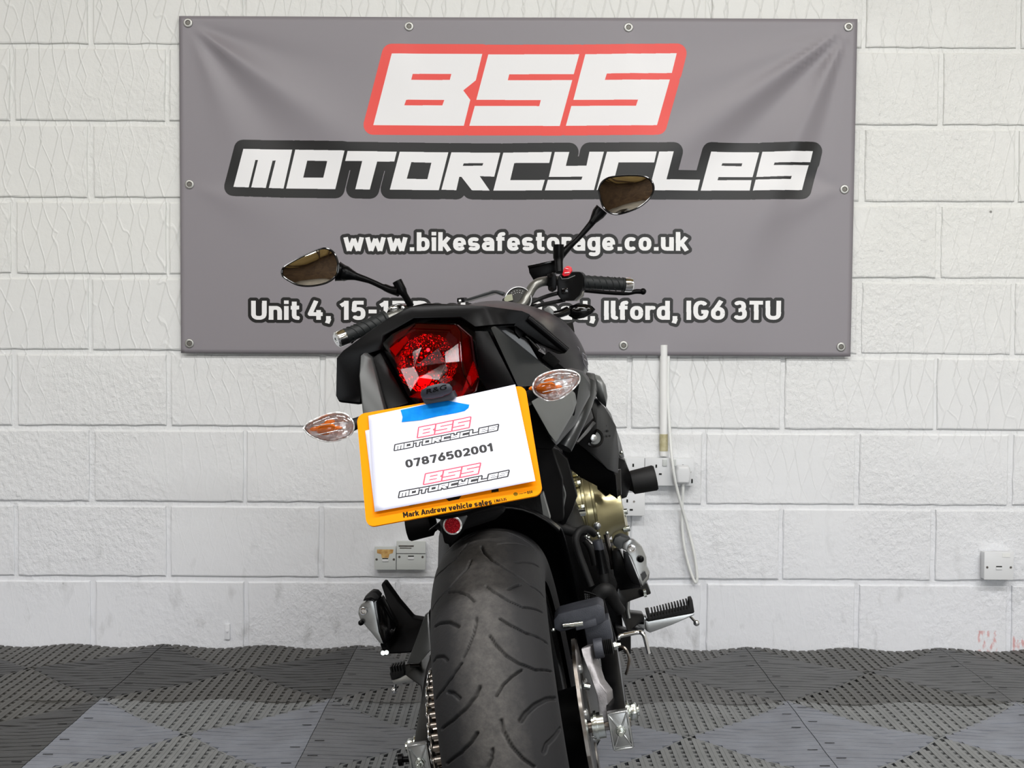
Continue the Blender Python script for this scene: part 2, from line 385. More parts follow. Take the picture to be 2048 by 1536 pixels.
for r_ in range(-1, 14):
    for c_ in range(-9, 10):
        x = (-1.2325 if r_ % 2 == 0 else -1.4575) + .45 * (c_ + 3) + .225 + random.uniform(-.003, .003)
        if abs(x) > 3.9 or (r_ > 9 and abs(x) > 2.6): continue
        i = random.randrange(len(protos))
        if first[i]: o = protos[i]; first[i] = False
        else:
            o = protos[i].copy(); col.objects.link(o); o.parent = bw
        o.location = (x, WY + random.uniform(-.001, .0012), Z0 + COURSE * (r_ + .5) + .002)
        o.rotation_euler = (0, random.uniform(-.003, .003), 0)
        if i % 2 and random.random() < .5: o.rotation_euler[1] += math.pi

# ------------------------------------------------------------------ vented interlocking floor tiles
TS = .57
def tile_mesh():
    mb = MB(); n = 22; p = TS / n; h = TS / 2
    def warp(x, y): return .0036 * math.sin(2 * math.pi * x / .285 + 1.2) * (0.4 + (y + h) / TS) + .0008 * math.cos(2 * math.pi * y / .19)
    def bar(x0, x1, y0, y1, top, bot, horiz, mi=0, seg=1):
        for s in range(seg):
            if horiz: a0, a1, c0, c1 = x0 + (x1 - x0) * s / seg, x0 + (x1 - x0) * (s + 1) / seg, y0, y1
            else: a0, a1, c0, c1 = x0, x1, y0 + (y1 - y0) * s / seg, y0 + (y1 - y0) * (s + 1) / seg
            P = [(a0, c0), (a1, c0), (a1, c1), (a0, c1)]
            vs = [(x, y, top + warp(x, y)) for x, y in P] + [(x, y, bot) for x, y in P]
            fs = [(0, 1, 2, 3), (0, 4, 5, 1), (1, 5, 6, 2), (2, 6, 7, 3), (3, 7, 4, 0)]
            mb.add(vs, fs, mi)
    for sgn in (1, -1):
        for hor in (False, True):
            # the wedge whose ribs run away from the tile centre towards side sgn
            for i in range(n):
                c = -h + (i + .5) * p; a = abs(c)
                for dx, wd, top in ((-.0068, .0085, 0), (.0022, .0085, 0), (-.0023, .0014, -.0006)):
                    l0, l1 = (a + .002, h - .0008) if sgn > 0 else (-h + .0008, -a - .002)
                    if l1 - l0 < .004: continue
                    q0, q1 = c + dx - wd / 2 + .0012, c + dx + wd / 2 + .0012
                    seg = max(1, int((l1 - l0) / .07))
                    if hor: bar(l0, l1, q0, q1, top, -.010, True, 2, seg)
                    else: bar(q0, q1, l0, l1, top, -.010, False, 0, seg)
                # cross bars leaving a row of slots; small dark locking slots by the side edges
                t = a + .010; g0, g1 = c + .0077, c + p - .0077 + .0002
                g0, g1 = c + .0076, c + .0190
                if hor:
                    u0, u1 = (a + .002, h - .0008) if sgn > 0 else (-h + .0008, -a - .002)
                    if u1 - u0 > .004: bar(u0, u1, g0, g1, -.0007, -.010, True, 2, max(1, int((u1 - u0) / .07)))
                    continue
                while t < h - .004:
                    t1 = min(t + .0115, h)
                    u0, u1 = (t, t1) if sgn > 0 else (-t1, -t)
                    if hor: bar(u0, u1, g0, g1, -.0018, -.012, True)
                    else: bar(g0, g1, u0, u1, -.0012, -.012, False)
                    t += .0275
    for s in (1, -1):
        for yy in (-.21, -.10, .06, .16):
            y_ = yy * s + .02; x_ = s * (h - .024)
            for k, (a_, b2) in enumerate((((x_ - .011, y_ - .0018), (x_ + .011, y_ + .0018)),)):
                mb.add([(a_[0], a_[1], .0009 + warp(x_, y_)), (b2[0], a_[1], .0009 + warp(x_, y_)), (b2[0], b2[1], .0009 + warp(x_, y_)), (a_[0], b2[1], .0009 + warp(x_, y_))], [(0, 1, 2, 3)], 1)
    # solid diagonal webs
    for s in (1, -1):
        L = h - .001; w_ = .004
        for q in range(12):
            x0, x1 = -L + 2 * L * q / 12, -L + 2 * L * (q + 1) / 12
            P = [(x0 - w_, s * x0 + 0), (x0 + w_, s * x0), (x1 + w_, s * x1), (x1 - w_, s * x1)]
            P = [(max(-L, min(L, x)), max(-L, min(L, y))) for x, y in P]
            vs = [(x, y, -.0005 + warp(x, y)) for x, y in P]; mb.add(vs, [(0, 1, 2, 3)])
    for s in (1, -1):
        bar(-h + .0006, h - .0006, s * (h - .0018) - .0012, s * (h - .0018) + .0012, -.003, -.010, True, 0, 10)
        bar(s * (h - .0018) - .0012, s * (h - .0018) + .0012, -h + .0006, h - .0006, -.003, -.010, False, 0, 10)
    mb.add([(-h, -h, -.017), (h, -h, -.017), (h, h, -.017), (-h, h, -.017)], [(0, 1, 2, 3)], 1)
    return mb
def tmat(name, c):
    return mat(name, c, .5, bump=(260, .5, .0008), vary=(11, tuple(min(255, int(v * 1.13)) for v in c)))
TD, TM, TL, TLM = tmat('dark_grey_tile_plastic', (66, 65, 62)), tmat('mid_grey_tile_plastic', (80, 80, 79)), tmat('pale_blue_grey_tile_plastic', (104, 106, 106)), tmat('pale_grey_tile_plastic', (92, 94, 95))
SD, SM, SL, SLM = tmat('dark_grey_tile_rib_sheen', (44, 44, 44)), tmat('mid_grey_tile_rib_sheen', (70, 71, 72)), tmat('pale_blue_grey_tile_rib_sheen', (106, 109, 117)), tmat('pale_grey_tile_rib_sheen', (90, 92, 96))  # same plastic; sheen from the rib direction put into the colour
SOLID = {'d': SD, 'm': SM, 'dm': SM, 'l': SL, 'l2': SL, 'm2': SLM}
M['void'] = mat('dark_under_tile', (6, 6, 6), .95, spec=.1)
tm0 = tile_mesh().build('floor_tile', [TD, M['void'], TD], fl, fix=False)
for f in tm0.data.polygons: f.use_smooth = False
meshes = {}
def tilem(key, m):
    if key not in meshes:
        me = tm0.data.copy(); me.materials[0] = m; me.materials[2] = SOLID[key]; meshes[key] = me
    return meshes[key]
used = False
FLZ = 0.0
for r_ in range(5):
    for c_ in range(-4, 5):
        cx = -.165 + .57 * c_; cyy = WY - .005 - TS / 2 - TS * r_
        if r_ == 0: kx = 'd' if c_ <= -1 else ('m' if c_ <= 1 else 'dm')
        elif r_ == 1: kx = 'd' if c_ <= -2 else ('l' if c_ == -1 else ('m2' if c_ == 0 else 'l2'))
        else: kx = ['d', 'm', 'l2'][(c_ * 2 + r_) % 3]
        mm = {'d': TD, 'm': TM, 'dm': tmat('charcoal_tile_plastic', (70, 70, 68)) if 'dm' not in meshes else None, 'l': TL, 'l2': TL, 'm2': TLM}[kx]
        me = tilem(kx, mm)
        if not used: o = tm0; o.data = me; used = True
        else: o = bpy.data.objects.new('floor_tile', me); col.objects.link(o); o.parent = fl
        o.location = (cx, cyy, FLZ + random.uniform(-.0006, .0006))
        o.rotation_euler = (random.uniform(-.0015, .0015), random.uniform(-.001, .001), 0)

# ------------------------------------------------------------------ flat print, rasterised from outlines
def homography(src, dst):
    A = []; bb = []
    for (x, y), (u, v) in zip(src, dst):
        A.append([x, y, 1, 0, 0, 0, -u * x, -u * y]); bb.append(u)
        A.append([0, 0, 0, x, y, 1, -v * x, -v * y]); bb.append(v)
    h = np.linalg.solve(np.array(A, float), np.array(bb, float)); return np.append(h, 1).reshape(3, 3)
def hmap(H, P):
    P = np.asarray(P, float); q = np.c_[P, np.ones(len(P))] @ H.T; return q[:, :2] / q[:, 2:]
class Raster:
    def __init__(s, w, h): s.w, s.h = w, h; s.img = None
    def blank(s): return np.zeros((s.h, s.w), bool)
    def tri(s, m, T):
        for a, b_, c in T:
            x0 = max(int(min(a[0], b_[0], c[0])), 0); x1 = min(int(max(a[0], b_[0], c[0])) + 2, s.w)
            y0 = max(int(min(a[1], b_[1], c[1])), 0); y1 = min(int(max(a[1], b_[1], c[1])) + 2, s.h)
            if x1 <= x0 or y1 <= y0: continue
            X, Y = np.meshgrid(np.arange(x0, x1) + .5, np.arange(y0, y1) + .5)
            d = [(q[0] - p[0]) * (Y - p[1]) - (q[1] - p[1]) * (X - p[0]) for p, q in ((a, b_), (b_, c), (c, a))]
            ok = ((d[0] >= -1e-9) & (d[1] >= -1e-9) & (d[2] >= -1e-9)) | ((d[0] <= 1e-9) & (d[1] <= 1e-9) & (d[2] <= 1e-9))
            m[y0:y1, x0:x1] |= ok
    def poly(s, m, P, val=True):       # even-odd scan fill
        P = np.asarray(P, float); y0 = max(int(P[:, 1].min()), 0); y1 = min(int(P[:, 1].max()) + 1, s.h - 1)
        for y in range(y0, y1 + 1):
            yc = y + .5; xs = []
            for i in range(len(P)):
                (xa, ya), (xb, yb) = P[i], P[(i + 1) % len(P)]
                if (ya <= yc) != (yb <= yc): xs.append(xa + (yc - ya) * (xb - xa) / (yb - ya))
            xs.sort()
            for a, b_ in zip(xs[::2], xs[1::2]): m[y, max(int(round(a)), 0):max(int(round(b_)), 0)] = val
    def dilate(s, m, r):
        ys, xs = np.nonzero(m)
        if not len(ys): return m.copy()
        r_ = int(math.ceil(r)); y0, y1 = max(ys.min() - r_ - 1, 0), min(ys.max() + r_ + 2, s.h); x0, x1 = max(xs.min() - r_ - 1, 0), min(xs.max() + r_ + 2, s.w)
        sub = m[y0:y1, x0:x1]; hh, ww = sub.shape; out = np.zeros_like(sub)
        cs = np.c_[np.zeros((hh, 1), np.int32), np.cumsum(sub, 1, dtype=np.int32)]
        for dy in range(-r_, r_ + 1):
            if abs(dy) > r: continue
            k = int(round(math.sqrt(r * r - dy * dy)))
            a = np.clip(np.arange(ww) - k, 0, ww); e = np.clip(np.arange(ww) + k + 1, 0, ww)
            row = (cs[:, e] - cs[:, a]) > 0
            if dy >= 0: out[dy:] |= row[:hh - dy]
            else: out[:dy] |= row[-dy:]
        res = m.copy(); res[y0:y1, x0:x1] |= out; return res
# a plain engineering-style alphabet drawn from centre lines (capital height 1, stroke .2)
def _e(cx, cy, rx, ry, a0, a1, n=12):
    P_ = []
    for i in range(n + 1):
        t = R(a0 + (a1 - a0) * i / n); c, s_ = math.cos(t), math.sin(t)
        P_.append((cx + rx * math.copysign(abs(c) ** .8, c), cy + ry * math.copysign(abs(s_) ** .8, s_)))
    return P_
_o = _e(.28, .365, .18, .265, 0, 360, 24)
GL = {
 'w': (.86, [[(.08,.73),(.235,.0)],[(.235,.0),(.43,.66)],[(.43,.66),(.625,.0)],[(.625,.0),(.78,.73)]]), '.': (.24, [[(.02,.1),(.22,.1)]]),
 'b': (.56, [[(.1,1),(.1,0)], _o]), 'i': (.2, [[(.1,.73),(.1,0)],[(.1,.83),(.1,1.02)]]), 'k': (.56, [[(.1,1),(.1,0)],[(.1,.25),(.2,.36),(.46,.73)],[(.24,.42),(.48,0)]]),
 'e': (.56, [[(.12,.34),(.45,.34)] , _e(.28,.365,.18,.265,-5,215,16), _e(.28,.365,.18,.265,180,318,12)]),
 's': (.52, [_e(.26,.5,.16,.13,35,180,8) + _e(.27,.365,.15,.02,190,270,2) + _e(.25,.225,.17,.125,85,-5,6) + _e(.25,.225,.17,.125,-5,-145,10)]),
 'a': (.54, [[(.44,0),(.44,.44)] + _e(.27,.44,.17,.19,0,140,10), [(.44,.40),(.26,.40)] + _e(.25,.25,.15,.15,90,270,10) + [(.30,.1),(.44,.18)]]),
 'f': (.38, [[(.15,0),(.15,.78)] + _e(.30,.78,.15,.12,180,90,5) + [(.36,.9)], [(.0,.64),(.36,.64)]]),
 't': (.38, [[(.15,.96),(.15,.24)] + _e(.29,.24,.14,.14,180,270,5) + [(.36,.1)], [(.0,.64),(.36,.64)]]),
 'o': (.56, [_o]), 'r': (.40, [[(.1,.73),(.1,0)], _e(.28,.44,.18,.19,180,60,8)]), 'g': (.56, [_o, [(.46,.73),(.46,-.06)] + _e(.28,-.03,.18,.16,0,-140,10)]),
 'c': (.52, [_e(.28,.365,.18,.265,48,312,18)]), 'u': (.56, [[(.1,.73),(.1,.28)] + _e(.28,.28,.18,.18,180,300,9), [(.46,.73),(.46,0)]]),
 'U': (.66, [[(.1,1),(.1,.34)] + _e(.33,.34,.23,.24,180,360,12) + [(.56,1)]]), 'n': (.56, [[(.1,.73),(.1,0)], _e(.28,.43,.18,.20,180,0,10) + [(.46,0)]]),
 '4': (.64, [[(.34,1),(.08,.30),(.62,.30)],[(.44,.52),(.44,0)]]), ',': (.26, [[(.13,.2),(.13,-.02)],[(.16,.06),(.08,-.18)]]),
 '1': (.40, [[(.27,1),(.27,0)],[(.27,.90),(.04,.74)]]), '5': (.60, [[(.52,.9),(.14,.9),(.11,.50),(.15,.50)] + _e(.30,.33,.20,.24,120,-145,16)]),
 '-': (.42, [[(.04,.44),(.38,.44)]]), '7': (.58, [[(.06,.9),(.50,.9),(.22,0)]]), 'R': (.64, [[(.1,1),(.1,0)],[(.1,.9),(.32,.9)] + _e(.34,.67,.20,.23,90,-90,10) + [(.1,.44)],[(.34,.44),(.54,0)]]),
 'd': (.56, [[(.46,1),(.46,0)], _o]), 'I': (.2, [[(.1,1),(.1,0)]]), 'l': (.26, [[(.1,1),(.1,.22)] + _e(.22,.22,.12,.12,180,270,4) + [(.25,.1)]]),
 'G': (.66, [_e(.33,.5,.23,.40,42,318,20) + [(.56,.42),(.34,.42)]]), '6': (.60, [_e(.30,.34,.20,.24,0,360,20), [(.44,1),(.14,.46)]]),
 '3': (.58, [_e(.27,.70,.17,.20,150,-80,12), _e(.28,.32,.20,.22,90,-150,14), [(.22,.50),(.30,.50)]]), 'T': (.62, [[(.02,.9),(.60,.9)],[(.31,.9),(.31,0)]]),
 '0': (.60, [_e(.30,.5,.20,.40,0,360,26)]), '8': (.60, [_e(.30,.70,.18,.20,0,360,20), _e(.30,.30,.20,.20,0,360,20)]), '2': (.58, [_e(.29,.66,.19,.24,160,-30,12) + [(.10,.1),(.54,.1)]]),
 'M': (.78, [[(.1,0),(.1,1)],[(.1,1),(.39,.3)],[(.39,.3),(.68,1)],[(.68,1),(.68,0)]]), 'A': (.68, [[(.07,0),(.34,1)],[(.34,1),(.61,0)],[(.18,.26),(.50,.26)]]),
 'v': (.54, [[(.08,.73),(.27,.0)],[(.27,.0),(.46,.73)]]), 'h': (.56, [[(.1,1),(.1,0)], _e(.28,.43,.18,.20,180,0,10) + [(.46,0)]]),
 'L': (.52, [[(.1,1),(.1,.1)],[(.0,.1),(.48,.1)]]), 'N': (.66, [[(.1,0),(.1,1)],[(.1,1),(.56,0)],[(.56,0),(.56,1)]]), 'J': (.50, [[(.40,1),(.40,.3)] + _e(.22,.28,.18,.18,0,-150,8)]),
 'S': (.60, [_e(.30,.70,.20,.20,25,180,8) + _e(.31,.5,.2,.02,190,270,2) + _e(.29,.30,.21,.20,85,-150,14)]), 'q': (.5, [])}
def stroke_tris(txt, w=.2, sp=.085, wordsp=.27):
    T = []; x = 0
    for ch in txt:
        if ch == ' ': x += wordsp; continue
        adv, sts = GL[ch]
        for st in sts:
            for (ax, ay), (bx, by) in zip(st, st[1:]):
                ln = math.hypot(bx - ax, by - ay)
                if ln < 1e-6: continue
                nx, ny = -(by - ay) / ln * w / 2, (bx - ax) / ln * w / 2
                q = [(ax + nx + x, ay + ny), (bx + nx + x, by + ny), (bx - nx + x, by - ny), (ax - nx + x, ay - ny)]
                T += [(q[0], q[1], q[2]), (q[0], q[2], q[3])]
            for px_, py_ in st[1:-1]:
                o8 = [(px_ + x + math.cos(k * math.pi / 5) * w / 2, py_ + math.sin(k * math.pi / 5) * w / 2) for k in range(10)]
                T += [(o8[0], o8[k], o8[k + 1]) for k in range(1, 9)]
        x += adv + sp
    return np.array(T)
def text_tris(txt):
    cu = bpy.data.curves.new('t', 'FONT'); cu.body = txt; cu.resolution_u = 6
    o = bpy.data.objects.new('t', cu); col.objects.link(o); bpy.context.view_layer.update()
    me = o.evaluated_get(bpy.context.evaluated_depsgraph_get()).to_mesh()
    V = np.array([v.co[:2] for v in me.vertices]); me.calc_loop_triangles()
    T = [V[list(t.vertices)] for t in me.loop_triangles]
    bpy.data.objects.remove(o); bpy.data.curves.remove(cu); return np.array(T)
def text_to(txt, x0, x1, base, cap, slope=0.0):
    """triangles laid between x0 and x1 on a base line, capital height cap, y down"""
    T = stroke_tris(txt); mn, mx = T[..., 0].min(), T[..., 0].max(); caph = 1.0
    X = x0 + (T[..., 0] - mn) / (mx - mn) * (x1 - x0); Y = base - T[..., 1] / caph * cap + (X - x0) * slope
    return np.stack([X, Y], -1)
def image_mat(name, arr, rough, coat=0, bump=None):
    h, w_ = arr.shape[:2]; im = bpy.data.images.new(name, w_, h); px = np.ones((h, w_, 4), np.float32); px[..., :3] = arr[::-1]
    im.pixels.foreach_set(px.ravel()); im.update(); im.pack()
    m = mat(name, (128, 128, 128), rough, coat=coat, bump=bump); nt = m.node_tree; b = nt.nodes['Principled BSDF']
    t = nt.nodes.new('ShaderNodeTexImage'); t.image = im; uv = nt.nodes.new('ShaderNodeUVMap'); nt.links.new(uv.outputs[0], t.inputs[0])
    nt.links.new(t.outputs[0], b.inputs['Base Color']); return m
def s3(*c): return np.array([v / 255 for v in c], np.float32)
LOGO1 = [([(783,107),(964,108),(951,161),(926,181),(940,200),(927,252),(746,251)], [[(825,148),(902,148),(899,160),(822,160)],[(812,200),(888,200),(884,211),(808,211)]]),
 ([(976,109),(1158,109),(1147,149),(1018,149),(1015,161),(1144,161),(1119,253),(938,252),(949,212),(1078,213),(1081,201),(952,200)], []),
 ([(1170,109),(1353,107),(1343,147),(1213,148),(1209,161),(1339,160),(1313,252),(1131,253),(1142,213),(1271,213),(1275,201),(1146,201)], [])]
LOGO2 = [([(487,299),(584,300),(567,378),(467,375)], [[(511,321),(516,321),(502,379),(497,379)],[(545,322),(551,322),(537,380),(531,380)]]),
 ([(590,300),(689,302),(670,379),(572,378)], [[(614,322),(654,323),(646,356),(606,356)]]),
 ([(695,303),(793,304),(788,324),(754,324),(739,380),(710,379),(724,323),(690,323)], []),
 ([(799,304),(896,305),(877,381),(779,380)], [[(822,325),(862,326),(854,359),(813,358)]]),
 ([(902,305),(1000,306),(988,354),(959,353),(979,382),(943,381),(922,354),(918,354),(912,381),(882,380)], [[(927,327),(966,327),(964,332),(925,332)]]),
 ([(1006,306),(1103,305),(1098,327),(1028,327),(1020,361),(1089,361),(1083,382),(986,382)], []),
 ([(1109,305),(1138,305),(1131,333),(1172,333),(1178,305),(1207,305),(1187,382),(1089,382),(1095,361),(1162,361),(1164,355),(1097,355)], []),
 ([(1213,305),(1312,305),(1307,327),(1236,327),(1227,361),(1297,361),(1291,382),(1192,382)], []),
 ([(1317,305),(1346,305),(1332,360),(1400,360),(1395,382),(1297,382)], []),
 ([(1422,304),(1519,305),(1505,355),(1437,355),(1435,361),(1503,361),(1499,382),(1401,382)], [[(1445,327),(1485,327),(1483,333),(1443,332)]]),
 ([(1525,304),(1626,303),(1621,325),(1549,326),(1547,331),(1618,331),(1604,381),(1505,382),(1511,360),(1581,359),(1583,353),(1512,355)], [])]
def draw_logo(ra, polys, fn):
    m = ra.blank()
    for o, hs in polys:
        t = ra.blank(); ra.poly(t, fn(o))
        for h in hs: ra.poly(t, fn(h), False)
        m |= t
    return m

# ------------------------------------------------------------------ the banner
BC = [(358, 32), (1715, 38), (1701, 713), (362, 706)]           # corners as printed: TL TR BR BL
bw_, bh_ = 3000, 1500
Hb = homography(BC, [(0, 0), (bw_, 0), (bw_, bh_), (0, bh_)]); sc = bw_ / 1350
ra = Raster(bw_, bh_)
arr = np.empty((bh_, bw_, 3), np.float32); arr[:] = s3(137, 133, 138)
fn = lambda P: hmap(Hb, P)
l1 = draw_logo(ra, LOGO1, fn); l2 = draw_logo(ra, LOGO2, fn)
arr[ra.dilate(l1, 19.5 * sc)] = s3(232, 78, 70); arr[l1] = s3(233, 233, 234)
arr[ra.dilate(l2, 18.5 * sc)] = s3(26, 26, 26); arr[l2] = s3(233, 233, 234)
for txt, x0, x1, base, cap in (('www.bikesafestorage.co.uk', 686, 1377, 502.5, 37.5), ('Unit 4, 15-17 Roebuck Road, Ilford, IG6 3TU', 502, 1562, 640, 38)):
    m_ = ra.blank(); T = text_to(txt, x0, x1, base, cap); ra.tri(m_, [hmap(Hb, t) for t in T])
    arr[ra.dilate(m_, 6.5 * sc)] = s3(24, 23, 22); arr[m_] = s3(236, 236, 236)
M['banner'] = image_mat('grey_printed_vinyl', arr, .40, bump=(500, .12, .0003))
M['banner'].node_tree.nodes['Principled BSDF'].inputs['Specular IOR Level'].default_value = .38
BY = WY - .016
C4 = [W(x, y, BY) for x, y in BC]
bwid = (C4[1] - C4[0]).length; bhei = (C4[0] - C4[3]).length
def crease(u, v):                       # relief of the hanging vinyl, metres towards the room; u right, v down, 0..1
    x = u * bwid; y = v * bhei; d = 0
    def fold(cx, cy, a0, wd, A, L):
        dx, dy = x - cx, y - cy; r = math.hypot(dx, dy); 
        if r < 1e-6: return 0
        a = math.degrees(math.atan2(dy, dx)); da = (a - a0 + 180) % 360 - 180
        return A * math.exp(-(da / wd) ** 2) * min(1, r / .12) * math.exp(-(r / L) ** 2)
    tl = (.028, .022); tr = (bwid - .026, .024); br = (bwid - .03, bhei - .03)
    d += fold(*tl, 36, 7, .010, .62) - fold(*tl, 52, 8, .006, .5) + fold(*tl, 68, 7, .004, .4) - fold(*tl, 18, 7, .003, .45)
    d += fold(*tr, 145, 6, .012, .85) - fold(*tr, 133, 6, .007, .6) + fold(*tr, 114, 6, .011, .75) - fold(*tr, 103, 5, .004, .4) + fold(*tr, 160, 7, .004, .6)
    d += fold(bwid - .026, bhei * .5, 160, 14, .004, .35) - fold(bwid - .026, bhei * .5, 200, 14, .004, .4)
    d += .0035 * math.sin(5.2 * x + 1.1) * (1 - .6 * math.cos(2 * math.pi * v)) * math.sin(math.pi * u)
    d += fold(.03, bhei * .5, 20, 16, .003, .3) + fold(.64, .03, 90, 22, .0035, .35) + fold(1.3, .03, 90, 22, .0035, .35) + fold(1.3, bhei - .03, -70, 18, .003, .25)
    return d * 1.25
NX, NY = 150, 76
vs = []; uvs = []
for j in range(NY + 1):
    for i in range(NX + 1):
        u, v = i / NX, j / NY
        p = (C4[0] * (1 - u) + C4[1] * u) * (1 - v) + (C4[3] * (1 - u) + C4[2] * u) * v
        vs.append((p.x, p.y - crease(u, v), p.z)); uvs.append((u, 1 - v))
fs = [(j * (NX + 1) + i, (j + 1) * (NX + 1) + i, (j + 1) * (NX + 1) + i + 1, j * (NX + 1) + i + 1) for j in range(NY) for i in range(NX)]
def uvmesh(name, vs, fs, uvs, mt, parent=None, **t):
    me = bpy.data.meshes.new(name); me.from_pydata([tuple(v) for v in vs], [], fs); ul = me.uv_layers.new(name='UVMap')
    li = np.zeros(len(me.loops), np.int32); me.loops.foreach_get('vertex_index', li)
    ul.data.foreach_set('uv', np.array(uvs, np.float32)[li].ravel())
    me.polygons.foreach_set('use_smooth', [True] * len(me.polygons)); me.materials.append(mt)
    o = bpy.data.objects.new(name, me); col.objects.link(o); o.parent = parent
    for k, v in t.items(): o[k] = v
    return o
ban = empty('banner', C4[3], label='wide grey vinyl banner with red, black and white lettering pinned to the block wall', category='banner')
shv = uvmesh('vinyl_sheet', [Vector(v) - C4[3] for v in vs], fs, uvs, M['banner'], ban)
so = shv.modifiers.new('thick', 'SOLIDIFY'); so.thickness = .0008; so.offset = -1
for px, py in ((376, 46), (818, 53), (1257, 55), (1697, 54), (379, 369), (1689, 379), (379, 687), (817, 690), (1247, 691), (1682, 694)):
    hb = hmap(Hb, [(px, py)])[0]; u, v = hb[0] / bw_, hb[1] / bh_
    c = W(px, py, BY - crease(u, v)) - C4[3]; c.y -= .001
    e = MB().lathe(c, (0, -1, 0), [(0, .0135), (.0018, .0125), (.0028, .0098), (.0024, .0075), (.0004, .0068)], 24, cap=False).build('eyelet', M['eyelet'], ban)
    MB().lathe(c, (0, -1, 0), [(-.0002, .0072), (.0014, .006), (.0016, .003)], 16).lathe(c, (0, -1, 0), [(.001, .0035), (.0018, .003)], 6).build('screw_head', M['eyeletd'], e)

# ------------------------------------------------------------------ things on the wall
def pbox(x0, y0, x1, y1, Y, depth):     # a box with its front face on these edges, backing on the wall
    a = W(x0, y0, Y); b_ = W(x1, y1, Y)
    return (a.x + b_.x) / 2, (a.z + b_.z) / 2, abs(b_.x - a.x), abs(a.z - b_.z)
def wall_plate(name, rect, depth, label, cat, kind, body='socket', group=None):
    Y = WY - depth; cx, cz, ww, hh = pbox(*rect, Y, depth)
    e = empty(name, (cx, WY, cz), label=label, category=cat)
    if group: e['group'] = group
    MB().box((0, -depth / 2 + .0005, -.0005), (ww - .003, depth - .006, hh - .003)).build('back_box', M['socket'], e, bevel=.002)
    MB().box((0, -depth + .004, 0), (ww, .008, hh)).build('face_plate', M[body], e, bevel=.0025)
    fy = -depth - .0002
    def hole(x, z, w_, h_): MB().box((x, fy, z), (w_, .002, h_)).build('slot', M['dark'], e)
    if kind == 'power2':
        for s in (-1, 1):
            x = s * ww * .27
            hole(x, .017, .0045, .009); hole(x - .012, -.006, .008, .0045); hole(x + .012, -.006, .008, .0045)
            MB().box((s * .014 if s < 0 else .012, fy - .001, .027), (.013, .005, .020)).build('switch', M['sgrey'], e, bevel=.0015)
        for s in (-1, 1): MB().lathe((s * ww * .42, fy, 0), (0, -1, 0), [(0, .0032), (.0008, .003)], 12).build('screw', M['steel'], e)
    if kind == 'power1':
        hole(.010, .010, .0045, .009); hole(-.002, -.016, .009, .0045); hole(.022, -.016, .009, .0045)
        MB().lathe((.030, fy, .008), (0, -1, 0), [(0, .0032), (.0008, .003)], 12).build('screw', M['steel'], e)
    if kind == 'phone':
        for s in (-1, 1): MB().lathe((s * ww * .40, fy, -hh * (.05)), (0, -1, 0), [(0, .0036), (.0008, .0032)], 12).build('screw', M['steel'], e)
        hole(0, -hh * .02, .017, .003); MB().box((0, fy - .0005, -hh * .09), (.018, .003, .007)).build('shutter', M['socket'], e, bevel=.001)
    return e, ww, hh
D = .034
e1, w1, h1 = wall_plate('power_socket', (1290, 916, 1388, 972), D, 'white double power socket with a plug in its right half, under the conduit', 'power socket', 'power2')
e2, w2, h2 = wall_plate('power_socket', (1190, 914, 1289, 970), D, 'white double power socket half hidden behind the engine, left of the plugged one', 'power socket', 'power2')
e3, w3, h3 = wall_plate('power_socket', (1205, 985, 1290, 1032), D, 'white power socket plate below the other two, beside the gold engine cover', 'power socket', 'power1')
e4, w4, h4 = wall_plate('phone_socket', (749, 1093, 792, 1140), .02, 'small square phone socket with a brown stained label, left of the rear tyre', 'phone socket', 'phone', 'sgrey')
MB().prism([(-.024, -.0204, .026), (.024, -.0204, .026), (.022, -.0204, .015), (.012, -.0204, .012), (.010, -.0204, .001), (-.010, -.0204, .001), (-.012, -.0204, .012), (-.024, -.0204, .015)], (0, .0006, 0)).build('stained_label', M['brass'], e4)
e5, w5, h5 = wall_plate('phone_socket', (793, 1082, 851, 1140), .022, 'larger grey phone socket box with a hinged top, against the rear tyre', 'phone socket', 'phone', 'sgrey')
MB().box((0, -.0225, .006), (w5, .0012, .0012)).build('seam', M['dark'], e5)
MB().box((-.014, -.0226, .028), (.044, .0010, .0035)).build('printed_line', M['steel'], e5); MB().box((-.016, -.0226, .022), (.034, .0010, .0022)).build('printed_line', M['steel'], e5)
e6, w6, h6 = wall_plate('phone_socket', (1969, 1104, 2027, 1160), .036, 'white square phone socket alone on the wall at the far right', 'phone socket', 'phone')
MB().box((.02, -.0365, .032), (.022, .001, .012)).build('label', M['cablew'], e6)
# small painted-over clip low on the wall
p = W(455, 1263, WY)
cl = MB().box((0, -.002, 0), (.016, .006, .046)).lathe((0, -.004, .002), (0, -1, 0), [(0, .005), (.003, .004)], 12).build('wall_bracket', M['wall'], bevel=.0025, label='small painted-over metal lug low on the wall, left of the motorcycle', category='bracket'); cl.location = p
# conduit
a = W(1327.5, 690, WY - .012); b_ = W(1327.5, 912, WY - .012)
con = empty('conduit_pipe', b_, label='white painted vertical conduit running from behind the banner down to the sockets', category='conduit')
MB().cyl((a - b_), (0, 0, 0), .0115, n=20).build('pipe', M['conduit'], con)
t0 = W(1327.5, 868, WY - .012) - b_; t1 = W(1327.5, 902, WY - .012) - b_
MB().cyl(t0, t1, .0122, n=20).build('yellowed_tape', M['aged'], con)
